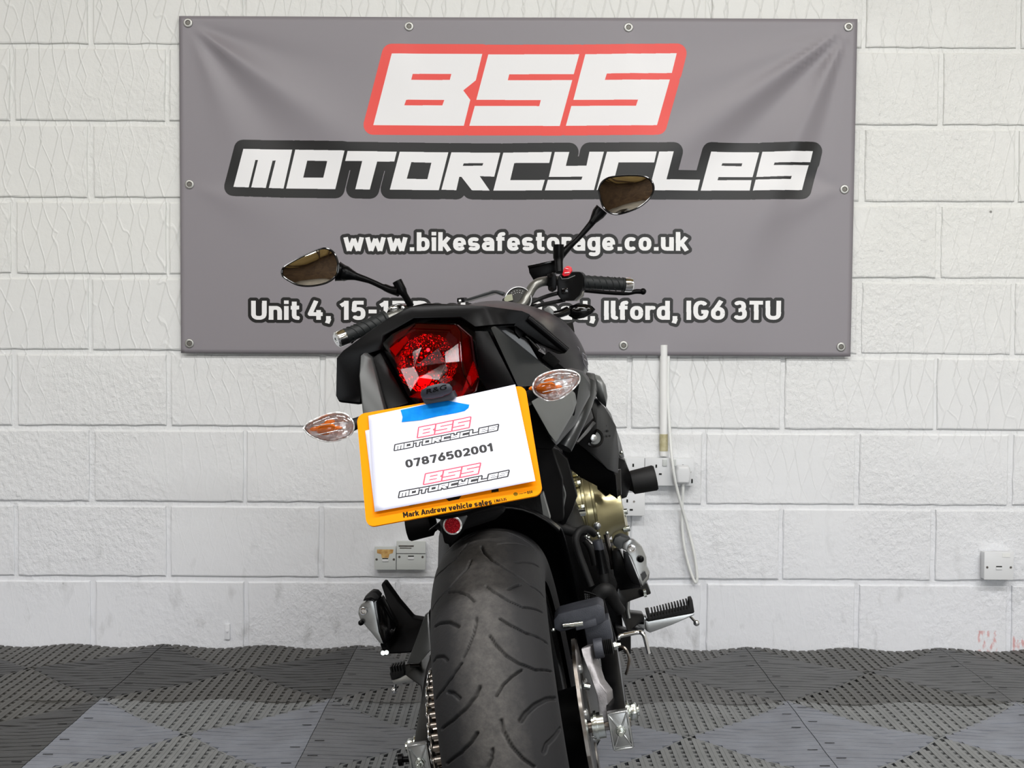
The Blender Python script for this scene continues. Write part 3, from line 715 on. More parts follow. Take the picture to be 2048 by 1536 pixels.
# plug with its cable looping below and climbing behind the banner
pc = W(1366, 950, WY - D - .018)
plug = empty('power_plug', pc, label='white plug with a long white cable hanging in a loop below the sockets', category='plug')
MB().prism([(-.020, -.010, .010), (-.014, -.010, .024), (.014, -.010, .024), (.020, -.010, .010), (.016, -.010, -.022), (-.016, -.010, -.022)], (0, .022, 0), scale=1.25).build('plug_body', M['socket'], plug, bevel=.005, seg=3)
pa = [(1366, 965, .045), (1366, 985, .04), (1364, 1040, .02), (1368, 1090, .016), (1380, 1140, .015), (1391, 1165, .015), (1394, 1150, .017), (1388, 1105, .018), (1374, 1050, .02), (1357, 990, .045), (1346, 935, .055), (1340, 870, .03), (1336, 790, .015), (1337, 718, .012), (1337, 690, .010)]
MB().tube([W(x, y, WY - d) - pc for x, y, d in pa], .0042, 10, sub=8).build('cable', M['cablew'], plug)
p = W(1384, 962, WY - D) - e1.location; MB().box(p, (.004, .003, .012)).build('slot', M['dark'], e1)

# ================================================================== THE MOTORCYCLE
bike = empty('motorcycle', label='black naked motorcycle seen from behind, leaning left on its stand in front of the banner', category='motorcycle')
bike.matrix_world = BIKE; bike.empty_display_size = .3
A0 = Vector((0, 0, .312))               # rear axle
def part(mb, name, m, parent=None, **k): return mb.build(name, M[m] if isinstance(m, str) else m, parent or bike, **k)

# ---- rear wheel: tyre with real grooves
GROOVES = [([(75.5,1.4),(71.5,4.3),(67.1,12.4),(63.8,25.1),(61.5,38.6),(59.8,54.2),(60.5,78.4)],1.5),([(56.8,6.3),(54.4,14.4),(51.9,26.5),(50.5,41.4),(52.3,71.5)],1.5),
([(46.2,17.1),(44.5,25.8),(42.6,42.0),(42.0,74.7)],1.5),([(41.7,6.4),(39.3,10.4),(36.2,19.6),(34.1,31.2),(32.7,48.2),(33.5,76)],1.5),([(32.5,32.8),(31.1,23.5),(29.2,13.6),(26.8,6.5)],1.3),
([(25.8,76.5),(25.3,58.2),(23.9,42.4),(22.0,30.9),(20.5,25.3)],3.0),([(17.5,76),(15.7,62.1),(14.2,48.6),(12.6,44.4)],3.0),([(21.3,7.3),(18.7,8.0),(15.2,13.2),(12.0,21.5),(9.7,30.8)],1.7),
([(76.3,19.3),(79.2,35.5),(81.8,49.2),(83.3,61.2)],1.3),([(67.5,36.6),(70.1,49.3),(74.4,70.5)],1.3),([(55.7,27.3),(58.5,40.8)],1.2),([(95.5,46.4),(92.8,68.4)],1.2),([(93,5),(89,20),(87,40),(86,66)],1.3),
([(80.5,-12.8),(74.5,-22.8),(72.0,-29.2),(71.8,-43.2),(74.5,-61.8)],1.3),([(68.6,-8.6),(65.2,-11.8),(63.1,-20.5),(60.5,-32.0),(59.7,-46.3),(59.3,-65.7)],1.4),([(59.2,-35.2),(57.4,-22.4),(55.0,-12.1),(52.3,-6.0)],1.4),
([(47.3,-4.6),(44.9,-6.3),(42.8,-8.9),(39.4,-15.5),(37.6,-20.3)],1.5),([(36.2,-23.5),(33.5,-36.0),(31.6,-48.8),(30.4,-66.9)],1.8),([(51.2,-58.4),(50.4,-46.8),(48.7,-33.1),(46.2,-23.0)],2.0),
([(41.1,-66.2),(41.3,-56.1),(40.1,-44.5),(38.4,-39.2)],1.8),([(29.5,-7.8),(27.6,-12.4),(25.2,-23.4),(23.3,-39.6),(22.1,-60.0)],2.0),([(30.4,-42.0),(29.8,-35.7),(28.0,-28.9)],2.0),
([(19.3,-15.3),(17.4,-22.9),(15.5,-34.9),(13.2,-59.6)],2.0),([(15.2,-3.5),(13.1,-5.5),(11.3,-10.4)],1.6),([(88,-8),(85,-20),(86,-40),(89,-64)],1.2)]
def tyre(name, C, Ro, a, b_, parent, mt, hi=(2, 102), phimax=113):
    th = np.concatenate([np.arange(hi[0], hi[1], .24), np.arange(hi[1], hi[0] + 360, .75)]); ph = np.linspace(-phimax, phimax, 176)
    TH, PH = np.meshgrid(th, ph, indexing='ij'); dep = np.zeros_like(TH)
    for off in (0, 87, 174, 261):
        for pts, hw in GROOVES:
            hw = max(hw, 1.35) * .001
            for (t0, p0), (t1, p1) in zip(pts, pts[1:]):
                lo, hi_ = min(t0, t1) - 2 + off, max(t0, t1) + 2 + off
                T = np.where(TH < hi[0] + off * 0, TH + 360, TH)
                sel = (((TH - lo) % 360) < (hi_ - lo))
                idx = np.nonzero(sel[:, 0])[0]
                if not len(idx): continue
                X = (((TH[idx] - t0 - off + 180) % 360) - 180) * math.pi / 180 * Ro; Y = (PH[idx] - p0) * math.pi / 180 * (a + b_) / 2
                dx = (t1 - t0) * math.pi / 180 * Ro; dy = (p1 - p0) * math.pi / 180 * (a + b_) / 2
                k = np.clip((X * dx + Y * dy) / (dx * dx + dy * dy), 0, 1)
                d = np.hypot(X - k * dx, Y - k * dy)
                g = np.clip(1 - (d / (hw * 1.15)) ** 3, 0, 1)
                dep[idx] = np.maximum(dep[idx], g)
    t = np.radians(TH); p = np.radians(PH)
    r = Ro - b_ + b_ * np.cos(p) - dep * .0065 * np.cos(np.clip(p, -1.2, 1.2)); x = a * np.sin(p) * (1 - dep * .04)
    sw = np.abs(PH) > 84; r = np.where(sw, r, r)
    V = np.stack([C[0] + x, C[1] - r * np.cos(t), C[2] + r * np.sin(t)], -1).reshape(-1, 3)
    n, m_ = TH.shape; I = np.arange(n * m_).reshape(n, m_); A = I[:, :-1]; B = I[:, 1:]
    Fc = np.stack([A, np.roll(A, -1, 0), np.roll(B, -1, 0), B], -1).reshape(-1, 4)
    me = bpy.data.meshes.new(name); me.from_pydata(V.tolist(), [], Fc.tolist()); me.polygons.foreach_set('use_smooth', [True] * len(me.polygons)); me.materials.append(mt)
    o = bpy.data.objects.new(name, me); col.objects.link(o); o.parent = parent; return o
tm = mat('worn_tyre_rubber', (28, 28, 30), .68, spec=.3, bump=(260, .5, .0006)); nt = tm.node_tree; b = nt.nodes['Principled BSDF']
tc = nt.nodes.new('ShaderNodeTexCoord'); sp = nt.nodes.new('ShaderNodeSeparateXYZ'); nt.links.new(tc.outputs['Object'], sp.inputs[0])
n1 = nt.nodes.new('ShaderNodeTexNoise'); n1.inputs['Scale'].default_value = 95; n1.inputs['Detail'].default_value = 8; n1.inputs['Roughness'].default_value = .7; nt.links.new(tc.outputs['Object'], n1.inputs['Vector'])
ab = nt.nodes.new('ShaderNodeMath'); ab.operation = 'ABSOLUTE'; nt.links.new(sp.outputs[0], ab.inputs[0])
mr = nt.nodes.new('ShaderNodeMapRange'); mr.inputs['From Min'].default_value = .055; mr.inputs['From Max'].default_value = .012; nt.links.new(ab.outputs[0], mr.inputs[0])
mu = nt.nodes.new('ShaderNodeMath'); mu.operation = 'MULTIPLY'; nt.links.new(n1.outputs[0], mu.inputs[0]); nt.links.new(mr.outputs[0], mu.inputs[1])
cr = nt.nodes.new('ShaderNodeValToRGB'); cr.color_ramp.elements[0].position = .10; cr.color_ramp.elements[1].position = .68
cr.color_ramp.elements[0].color = rgb(25, 25, 27); cr.color_ramp.elements[1].color = rgb(72, 70, 68); nt.links.new(mu.outputs[0], cr.inputs[0]); nt.links.new(cr.outputs[0], b.inputs['Base Color'])
tyre('rear_tyre', A0, .312, .081, .066, bike, tm)
def wheel(name, C, xw, parent, rot=None):
    mb = MB()
    prof = [(-xw, .222), (-xw, .212), (-xw + .012, .203), (-.02, .188), (.02, .188), (xw - .012, .203), (xw, .212), (xw, .222)]
    vs = []; n = 64
    for sgn in (1,):
        inner = [(-xw + .006, .196), (-.02, .180), (.02, .180), (xw - .006, .196)]
        ring = prof + inner[::-1]
        for i in range(n):
            t = 2 * math.pi * i / n
            vs.append([Vector(C) + Vector((x, -r * math.cos(t), r * math.sin(t))) for x, r in ring])
    vs.append(vs[0]); mb.loft(vs, closed=True, cap=False)
    mb.lathe(Vector(C) - Vector((.05, 0, 0)), (1, 0, 0), [(0, .03), (.01, .042), (.09, .042), (.10, .03)], 32)
    for k in range(5):
        t = 2 * math.pi * k / 5 + .4
        for dt in (-.16, .16):
            d0 = Vector((0, -math.cos(t), math.sin(t))); d1 = Vector((0, -math.cos(t + dt), math.sin(t + dt)))
            mb.tube([Vector(C) + d0 * .035, Vector(C) + (d0 + d1) * .055, Vector(C) + d1 * .19], [.016, .012, .010], 8)
    return mb.build(name, M['frame'], parent)
wheel('rear_rim', A0, .068, bike)
DX = .102
# disc with holes' edge bolts
dm = MB()
prof = [(DX - .0025, .085), (DX - .0025, .130), (DX + .0025, .130), (DX + .0025, .085)]
vs = []
for i in range(81):
    t = 2 * math.pi * i / 80; wv = 1 + .015 * math.cos(12 * t)
    vs.append([A0 + Vector((x, -r * (wv if r > .1 else 1) * math.cos(t), r * (wv if r > .1 else 1) * math.sin(t))) for x, r in prof])
dm.loft(vs, cap=False)
disc = part(dm, 'brake_disc', 'steel')
mb = MB().lathe(A0 + Vector((.045, 0, 0)), (1, 0, 0), [(0, .055), (.05, .062), (.055, .09), (.058, .09), (.058, .05)], 32); part(mb, 'disc_carrier', 'frame')
for k in range(6):
    t = 2 * math.pi * k / 6 + .5; c = A0 + Vector((DX + .001, -.088 * math.cos(t), .088 * math.sin(t)))
    part(MB().lathe(c, (1, 0, 0), [(0, .0075), (.004, .0075), (.006, .005)], 12), 'disc_bolt', 'alu', disc)
# sprocket with teeth
sx = -.106
mb = MB(); ring = []
for i in range(184):
    t = 2 * math.pi * i / 184; r = .114 + (.004 if (i % 4) < 2 else -.003)
    ring.append(A0 + Vector((sx - .003, -r * math.cos(t), r * math.sin(t))))
mb.prism(ring, (.006, 0, 0)); part(mb, 'rear_sprocket', 'steel')
part(MB().lathe(A0 + Vector((-.104, 0, 0)), (1, 0, 0), [(0, .06), (.03, .075), (.05, .05)], 32), 'sprocket_carrier', 'frame')
# chain: individual links round the sprocket and along both runs
def chain_path():
    P = []; r = .1165; fc = Vector((0, .575, .365)); fr = .036
    for i in range(0, 90):
        t = math.pi * (-.5) + math.pi * i / 89 * 1.0
        P.append(A0 + Vector((0, -r * math.cos(t), r * math.sin(t))))
    e = fc + Vector((0, 0, fr)); s_ = P[-1]
    for i in range(1, 60): P.append(s_ + (e - s_) * i / 60)
    for i in range(0, 30):
        t = math.pi * .5 + math.pi * i / 29; P.append(fc + Vector((0, -fr * math.cos(t), fr * math.sin(t))))
    s_ = P[-1]; e = P[0]
    for i in range(1, 60): P.append(s_ + (e - s_) * i / 60)
    return P
P = chain_path(); P.append(P[0]); cum = [0]
for a, b_ in zip(P, P[1:]): cum.append(cum[-1] + (b_ - a).length)
n_l = int(round(cum[-1] / .01588 / 2) * 2); pitch = cum[-1] / n_l
def at(s):
    s %= cum[-1]; import bisect
    i = min(max(bisect.bisect(cum, s) - 1, 0), len(P) - 2); t = (s - cum[i]) / (cum[i + 1] - cum[i]); return P[i] * (1 - t) + P[i + 1] * t
chain = bpy.data.objects.new('chain', None); col.objects.link(chain); chain.parent = bike; chain.empty_display_size = .05
def link_mesh(out):
    mb = MB(); off = .0085 if out else .0062
    for s in (-1, 1):
        pl_ = []
        for i in range(24):
            t = 2 * math.pi * i / 24; y = math.cos(t) * .0130; z = math.sin(t) * (.0068 if abs(math.cos(t)) > .35 else .0050)
            pl_.append((s * off, y, z))
        mb.prism(pl_, (s * .0020, 0, 0))
    for y in (-.5, .5):
        mb.cyl((-.0115 if out else -.006, y * pitch, 0), (.0115 if out else .006, y * pitch, 0), .0030 if out else .0048, n=12)
    return mb
lk = [link_mesh(False).build('chain_link', M['steel'], chain, bevel=.0006, seg=1), link_mesh(True).build('chain_link', M['chrome'], chain, bevel=.0006, seg=1)]
for i in range(n_l):
    a, b_ = at(i * pitch), at((i + 1) * pitch); c = (a + b_) / 2; d = (b_ - a)
    if i < 2: o = lk[i]
    else: o = lk[i % 2].copy(); col.objects.link(o); o.parent = chain
    o.location = (sx, c.y, c.z); o.rotation_euler = (math.atan2(d.z, d.y), 0, 0)

# ---- swingarm, adjusters, axle
def arm(x0, x1, name='swingarm_arm'):
    r0 = [(x0, -.028, .283), (x1, -.028, .283), (x1, -.028, .336), (x0, -.028, .336)]
    r1 = [(x0, .20, .315), (x1, .20, .315), (x1, .20, .392), (x0, .20, .392)]
    r2 = [(x0 * .86, .56, .36), (x1 * .86, .56, .36), (x1 * .86, .56, .46), (x0 * .86, .56, .46)]
    return MB().loft([[Vector(p) for p in r] for r in (r0, r1, r2)])
part(arm(.133, .162), 'swingarm_arm', 'frame', bevel=.005)
part(arm(-.155, -.128), 'swingarm_arm', 'frame', bevel=.005)
part(MB().cyl((-.13, .42, .40), (.13, .42, .40), .035, n=24), 'swingarm_bridge', 'frame')
def adjuster(s):
    x = s * .1485
    y = -.031
    w_, h_ = .0155, .0285
    c = Vector((x, y, .309))
    e = part(MB().prism([c + Vector((dx * w_, 0, dz * h_)) for dx, dz in ((-1, -1), (1, -1), (1, 1), (-1, 1))], (0, .012, 0)), 'chain_adjuster', 'alu', bevel=.003)
    # raised rim and X ribs
    rb = MB()
    for dx in (-1, 1): rb.box(c + Vector((dx * (w_ - .0018), -.0015, 0)), (.0028, .003, 2 * h_ - .004))
    for dz in (-1, 1): rb.box(c + Vector((0, -.0015, dz * (h_ - .0018))), (2 * w_ - .004, .003, .0028))
    for dx in (-1, 1):
        for dz in (-1, 1):
            ang = math.atan2(h_, dx * dz * w_); rb.box(c + Vector((dx * w_ * .52, -.0013, dz * h_ * .52)), (.022, .0026, .0022), Matrix.Rotation(-ang, 3, 'Y'))
    part(rb, 'rib', 'alu', e, bevel=.0006, seg=1)
    part(MB().lathe(c + Vector((0, 0, 0)), (0, -1, 0), [(0, .0085), (.002, .0085), (.002, .0068), (.0085, .0068), (.009, .004)], 6).cyl(c, c + Vector((0, -.020, 0)), .0036, n=14), 'adjuster_bolt', 'zinc', e, bevel=.0004, seg=1)
    # axle nut outside the arm
    ax = Vector((s * .162, .01, .322)) if s > 0 else Vector((s * .155, .01, .322))
    part(MB().lathe(ax, (s, 0, 0), [(0, .017), (.003, .017)], 24).lathe(ax + Vector((s * .003, 0, 0)), (s, 0, 0), [(0, .0135), (.010, .0135), (.012, .011)], 6).cyl(ax, ax + Vector((s * .018, 0, 0)), .008, n=14), 'axle_nut', 'zinc', bevel=.0005, seg=1)
adjuster(1); adjuster(-1)
part(MB().cyl((-.16, 0, .312), (.165, 0, .312), .009, n=16), 'rear_axle', 'steel')
part(MB().cyl((.108, 0, .312), (.126, 0, .312), .019, n=24).cyl((.112, 0, .312), (.116, 0, .312), .022, n=24), 'axle_spacer', 'zinc')
# paddock stand spool, left
part(MB().cyl(Q(825, 1518, -.01), Q(806, 1519, -.01), .0045, n=12).cyl(Q(806, 1519, -.01), Q(797, 1520, -.01), .009, n=16), 'stand_bobbin', 'satin')

# ---- rear brake caliper
part(MB().prism(QL([(1107,1240),(1116,1228),(1150,1219),(1197,1208),(1208,1214),(1211,1243),(1192,1253),(1150,1257),(1121,1265),(1108,1259)], .045), (0, .06, 0)), 'brake_caliper', 'caliper', bevel=.004)
part(MB().prism(QL([(1150,1250),(1192,1236),(1194,1252),(1152,1262)], .035), (0, .03, 0)), 'caliper_bridge', 'caliper', bevel=.002)
part(MB().cyl(Q(1126, 1252, .038), Q(1166, 1247, .038), .0042, n=14).ball(Q(1106, 1260, .038), .0035), 'slide_pin', 'zinc')
part(MB().prism(QL([(1168,1256),(1218,1238),(1228,1284),(1176,1296)], .06), (0, .05, 0)), 'caliper_mount', 'caliper', bevel=.003)
mb = MB(); a, b_ = Q(1188, 1298, .03), Q(1232, 1291, .03); ax = (b_ - a); 
part(MB().cyl(a, a + ax * .42, .015, n=20), 'piston_housing', 'caliper', bevel=.002)
mb = MB()
for i in range(5): mb.lathe(a + ax * (.42 + i * .085), ax, [(0, .009), (.0018, .0125), (.0036, .009)], 20)
part(mb, 'rubber_boot', 'rubber')
part(MB().lathe(a + ax * .86, ax, [(0, .006), (.004, .007), (.008, .004), (.012, .0035)], 6), 'bleed_nipple', 'zinc')
part(MB().prism(QL([(1161,1296,.03),(1181,1292,.03),(1185,1326,.02),(1198,1366,.01),(1213,1386,.0),(1219,1444,-.01),(1200,1447,-.01),(1193,1396,.0),(1178,1346,.01),(1166,1316,.02)]), (.010, .016, 0)), 'caliper_bracket', 'dalu', bevel=.003)
part(MB().tube(QL([(1236,1292,.03),(1250,1297,.02),(1258,1316,.02),(1256,1335,.02),(1252,1348,.03)]), .0022, 8), 'brake_pipe', 'steel')
part(MB().cyl(Q(1168,1372,.0), Q(1180,1374,.0), .005, n=12), 'disc_bolt', 'zinc')

# ---- hugger mudguard over the tyre
def hugger():
    rows = []
    for i in range(28):
        th = R(88 + i * 3.2); r = .345
        row = []
        for k in range(13):
            t = -.70 + 1.70 * k / 12; x = .112 * t; rr = r - .050 * abs(t) ** 3.0
            row.append(Vector((x, -rr * math.cos(th), .312 + rr * math.sin(th))))
        rows.append(row)
    mb = MB(); mb.loft(rows, closed=False, cap=False); o = part(mb, 'rear_mudguard', 'satin')
    so = o.modifiers.new('t', 'SOLIDIFY'); so.thickness = .003; return o
hugger()

# ---- number plate with its carrier
PT = {}
def platept(px, py, off=0):             # point on the plate plane, by its tilt
    t = (py - (829 - (px - 713) * .175)) / 226.0
    return Q(px, py, -.12 - .088 * t) + Vector((0, -off, 0))
corn = [(713, 829), (1050, 770), (1086, 989), (733, 1055)]
P4 = [Q(713,829,-.12), Q(1050,770,-.12), Q(1086,989,-.208), Q(733,1055,-.208)]
nrm = ((P4[1] - P4[0]).cross(P4[3] - P4[0])).normalized()
if nrm.y > 0: nrm = -nrm
Hp = homography(corn, [(0, 0), (1, 0), (1, 1), (0, 1)])
def on_plate(px, py, off=0.0):
    u, v = hmap(Hp, [(px, py)])[0]
    return (P4[0] * (1 - u) + P4[1] * u) * (1 - v) + (P4[3] * (1 - u) + P4[2] * u) * v + nrm * off
def rounded(n=8, r=.075, asp=.64):
    P = []
    for cx, cy, a0 in ((1 - r * asp, r, -90), (1 - r * asp, 1 - r, 0), (r * asp, 1 - r, 90), (r * asp, r, 180)):
        for i in range(n + 1):
            a = R(a0 + 90 * i / n); P.append((cx + r * asp * math.cos(a), cy + r * math.sin(a)))
    return P
# plate as a uv-mapped slab so its print sits on it
pw, ph_ = 1200, 800; rp = Raster(pw, ph_); parr = np.empty((ph_, pw, 3), np.float32); parr[:] = s3(232, 136, 0)
Hpi = homography(corn, [(0, 0), (pw, 0), (pw, ph_), (0, ph_)])
def seg_text(ra_, H, txt, p0, p1, cap, bold):
    T = stroke_tris(txt, .15); T = T * np.array([1, .729]); mn, mx = T[..., 0].min(), T[..., 0].max(); d = np.array(p1, float) - p0; ln = np.hypot(*d); d /= ln; nn = np.array([d[1], -d[0]])
    P_ = np.array(p0) + ((T[..., 0] - mn) / (mx - mn) * ln)[..., None] * d + (T[..., 1] / .729 * cap)[..., None] * nn
    m_ = ra_.blank(); ra_.tri(m_, [hmap(H, t) for t in P_]); return ra_.dilate(m_, bold)
blk = s3(34, 28, 14)
parr[seg_text(rp, Hpi, 'Mark Andrew vehicle sales', (809, 1035), (986, 1008), 10.5, 1.6)] = blk
parr[seg_text(rp, Hpi, 'LN63JS', (991, 1005), (1015, 1001), 6, .8)] = blk
for quad in ([(984,962),(999,960),(999,983),(985,985)], [(886,975),(932,966),(930,986),(920,998),(900,1002),(888,992)], [(818,990),(836,987),(837,1008),(820,1012)]):
    m_ = rp.blank(); rp.poly(m_, hmap(Hpi, quad)); parr[m_] = s3(28, 26, 22)
# small round maker's emblem and the marks beside it
m_ = rp.blank(); rp.poly(m_, hmap(Hpi, [(1032.5 + 4.6 * math.cos(t * .3), 989 - .8 + 3.6 * math.sin(t * .3)) for t in range(21)])); parr[m_] = s3(110, 84, 10)
for q in ([(1038.5,987.5),(1047,986),(1047,987.3),(1038.5,988.8)], [(1048,985.4),(1054,984.4),(1054,985.9),(1048,987)], [(1055,982.5),(1058,982),(1058.5,987.5),(1055.5,988)], [(1059,982),(1061.5,981.4),(1062,986.8),(1059.5,987.4)], [(1062.4,981.4),(1065,981),(1065.6,986),(1063,986.6)]):
    m_ = rp.blank(); rp.poly(m_, hmap(Hpi, q)); parr[m_] = s3(70, 54, 10)
M['plateprint'] = image_mat('yellow_plate_print', parr, .5, bump=(900, .1, .0002)); M['plateprint'].node_tree.nodes['Principled BSDF'].inputs['Specular IOR Level'].default_value = .06
ring = rounded(); n = len(ring)
def lerp4(u, v, off): return (P4[0] * (1 - u) + P4[1] * u) * (1 - v) + (P4[3] * (1 - u) + P4[2] * u) * v + nrm * off
vs = [lerp4(u, v, 0) for u, v in ring] + [lerp4(u, v, -.003) for u, v in ring] + [lerp4(.5, .5, 0)]
fs = [(i, (i + 1) % n, 2 * n) for i in range(n)] + [(i, i + n, (i + 1) % n + n, (i + 1) % n) for i in range(n)] + [tuple(range(2 * n - 1, n - 1, -1))]
o = uvmesh('number_plate', vs, fs, [(u, 1 - v) for u, v in ring] * 2 + [(.5, .5)], M['plateprint'], bike, label='yellow number plate'); o.data.polygons.foreach_set('use_smooth', [False] * len(o.data.polygons))
part(MB().prism([lerp4(u, v, -.0035) for u, v in ((.2, .1), (.8, .1), (.75, .98), (.55, 1.02), (.42, 1.02), (.22, .9))], -nrm * .012), 'plate_holder', 'matt', bevel=.003)
# tail-light-shaped plate lamp over the plate
LP = [(841,790),(842,781),(853,774),(870,769),(888,766),(899,768),(904,774),(905,781),(899,787),(884,793),(866,797),(848,797)]
lamp = part(MB().dome(QL(LP, -.142), (0, -.006, .003), rings=5, power=.4), 'plate_lamp', 'lampcap')
part(MB().prism(QL([(841,791),(848,797.5),(866,797.5),(884,793.5),(899,787.5),(905,781),(911,794),(905,800),(852,809),(848,806)], -.138), (0, .03, 0)), 'lamp_body', 'lampcap', lamp, bevel=.002)
T = text_tris('R&G'); mn, mx = T[..., 0].min(), T[..., 0].max(); mb = MB()
for t in T:
    pts = []
    for x, y in t:
        u = (x - mn) / (mx - mn); pts.append(Q(853 + u * 40, 788 - u * 10 - y / .73 * 10, -.1490))
    mb.prism(pts, (0, .002, 0))
part(mb, 'embossed_letters', 'satin', lamp)
part(MB().loft([[Vector((x, y, z + dz)) for x, z in ((-.05, .775), (.03, .775), (.03, .805), (-.05, .805))] for y, dz in ((-.128, .0), (.02, .0), (.14, .02))]), 'plate_arm', 'matt', bevel=.004)
part(MB().tube([Q(742, 838, 0.0), Q(1043, 800, 0.0)], .008, 12, sub=1), 'indicator_crossbar', 'rubber')
# round red reflector and its bracket
part(MB().prism(QL([(880,1036),(930,1028),(934,1035),(921,1062),(912,1070),(898,1070),(888,1062),(882,1050)], -.17), (0, .012, 0)), 'reflector_bracket', 'holder', bevel=.002)
rc = Q(905, 1050, -.176)
part(MB().lathe(rc + Vector((0, .006, 0)), (0, -1, -.1), [(0, .0125), (.006, .0128), (.007, .0115)], 28), 'reflector_rim', 'facetw')
part(MB().lathe(rc + Vector((0, .001, 0)), (0, -1, -.1), [(0, .0108), (.004, .0105), (.0055, .006), (.0058, .001)], 28), 'red_reflector', 'redref')
part(MB().prism(QL([(878,1040),(1000,1018),(1010,1024),(990,1040),(930,1060),(905,1090),(888,1088)], -.06), (0, .05, 0)), 'rear_bracket', 'matt', bevel=.004)

# ---- tail
OUT = [(677,805,.02),(671,792,.015),(672,716,.02),(685,701,.025),(773,637,.05),(818,613,.07),(850,606,.075),(971,611,.08),(1045,621,.08),(1058,627,.08),(1087,649,.085),(1136,697,.09),(1131,708,.09)]
INN = [(1086,690,.085),(1030,652,.08),(985,652,.07),(949,658,.07),(920,637,.06),(828,637,.06),(768,672,.04),(762,700,.035),(724,712,.03),(722,790,.02),(721,810,.02)]
def hood():
    pts = QL(OUT + INN); back = []
    for p in pts: back.append(Vector((p.x * .93 , p.y + .10, p.z + .0)))
    n = len(pts)
    mb = MB(); mb.add(pts + back, [tuple(range(n)), tuple(range(2 * n - 1, n - 1, -1))] + [(i, i + n, (i + 1) % n + n, (i + 1) % n) for i in range(n)])
    return part(mb, 'tail_hood', 'satin', bevel=.004)
hood()
# tail body behind the hood up to the seat
def ring_at(half, y, dz=0, k=1.0, c=0.0):
    R_ = [Vector((c + x * k, y, z + dz)) for x, z in half]; L_ = [Vector((c - x * k, y, z + dz)) for x, z in reversed(half)]
    return R_ + L_
half = [(.012, .955), (.085, .945), (.135, .90), (.150, .86), (.135, .80), (.06, .775)]
part(MB().loft([ring_at(half, .10, -.006, .96, -.02), ring_at(half, .25, -.02, 1.0, -.01), ring_at(half, .42, -.055, .98)]), 'tail_body', 'gloss', bevel=.008)
part(MB().prism(QL([(725,712,.10),(770,680,.10),(960,660,.12),(1000,660,.12),(1110,720,.14),(1160,760,.16),(1150,830,.16),(1105,900,.14),(740,870,.08),(722,800,.08)]), (0, .22, 0), scale=.92), 'undertail', 'matt', bevel=.005)
# seats
halfs = [(.012, .0), (.075, -.006), (.112, -.03), (.118, -.06), (.05, -.075)]
part(MB().loft([ring_at(halfs, .13, .963, .75, -.015), ring_at(halfs, .18, .955, 1, -.01), ring_at(halfs, .38, .925, 1.1)]), 'passenger_seat', 'vinyl', bevel=.012, seg=3)
part(MB().loft([ring_at(halfs, .385, .88, 1.05), ring_at(halfs, .5, .845, 1.15), ring_at(halfs, .66, .86, .8)]), 'rider_seat', 'vinyl', bevel=.012, seg=3)

# tail light
TLO = [(830,645,.02),(912,648,.02),(941,673,.03),(947,720,.02),(958,755,.01),(950,783,-.01),(916,806,-.03),(840,812,-.04),(818,794,-.03),(793,740,.0),(769,700,.015),(767,685,.02),(785,667,.02)]
tc_ = Q(862, 728, .0); to_ = QL(TLO)
tl = part(MB().loft([[tc_ + (p - tc_) * k + Vector((0, -d, 0)) for p in to_] for k, d in ((1, 0), (.975, .014), (.80, .030), (.40, .033))]).add([tc_ + (p - tc_) * .40 + Vector((0, -.033, 0)) for p in to_], []), 'tail_light_lens', 'redglass', fix=True, label='red faceted tail light lens')
for f in tl.data.polygons: f.use_smooth = False
part(MB().prism([p + Vector((0, .034, 0)) for p in QL(TLO)], (0, .02, 0), scale=.95), 'tail_light_housing', mat('dark_red_housing', (46, 4, 8), .35), bevel=.002)
bowlc = Q(858, 730, .004)
bowl = part(MB().lathe(bowlc + Vector((0, -.002, 0)), (0, -1, .28), [(-.012, .006), (-.010, .016), (-.004, .028), (.004, .038), (.012, .0445)], 72, cap=False, mod=lambda t, d: 1 + .03 * math.cos(24 * t)), 'reflector_bowl', 'facet')
BR = bowl.data
part(MB().ball(bowlc + Vector((-.010, -.006, -.020)), .0075, 16, sq=(1.5, .6, .9)), 'brake_bulb', 'litbulb')
part(MB().ball(bowlc + Vector((.004, -.010, .022)), .0026, 12), 'position_bulb', 'litbulb')
part(MB().lathe(bowlc + Vector((.010, .006, -.004)), (0, -1, -.1), [(0, .011), (.008, .0105), (.012, .006)], 20), 'bulb_cap', mat('dark_red_cap', (70, 8, 14), .3))
part(MB().prism(QL([(779,697),(812,672),(817,680),(791,712)], .004), (0, .004, 0)), 'amber_reflector', mat('amber_strip', (240, 150, 40), .3))
# raised facets of the lens: edge ribs
mb = MB()
for pa in ([(831,646,-.004),(912,649,-.004),(922,662,-.008),(926,745,-.025),(943,778,-.028)], [(830,650,-.006),(796,684,-.006)], [(943,778,-.028),(956,756,-.01)]):
    mb.tube(QL(pa), .0012, 6, sub=1)
part(mb, 'lens_rib', M['redglass'])

M['panelg'] = mat('satin_grey_tail_paint', (66, 68, 68), .4, metal=.2)
# side panels of the tail
def panel(name, pts, thick, m, bevel=.002, **k): return part(MB().prism(QL(pts), (0, thick, 0)), name, m, bevel=bevel, **k)
panel('side_panel', [(981,655,.02),(989,652,.03),(1103,741,.10),(1075,772,.06),(1036,774,.0)], .05, 'grey')
panel('side_panel', [(721,712,.01),(729,705,.01),(743,716,.02),(770,822,-.03),(726,834,-.03),(718,752,.0)], .05, M['panelg'])
panel('inner_panel', [(742,718,.03),(760,704,.04),(818,806,-.01),(768,822,-.01)], .04, 'satin')
panel('inner_panel', [(949,662,.04),(976,662,.04),(1034,776,.0),(1040,790,.0),(985,795,.0),(958,757,.03)], .04, 'satin')
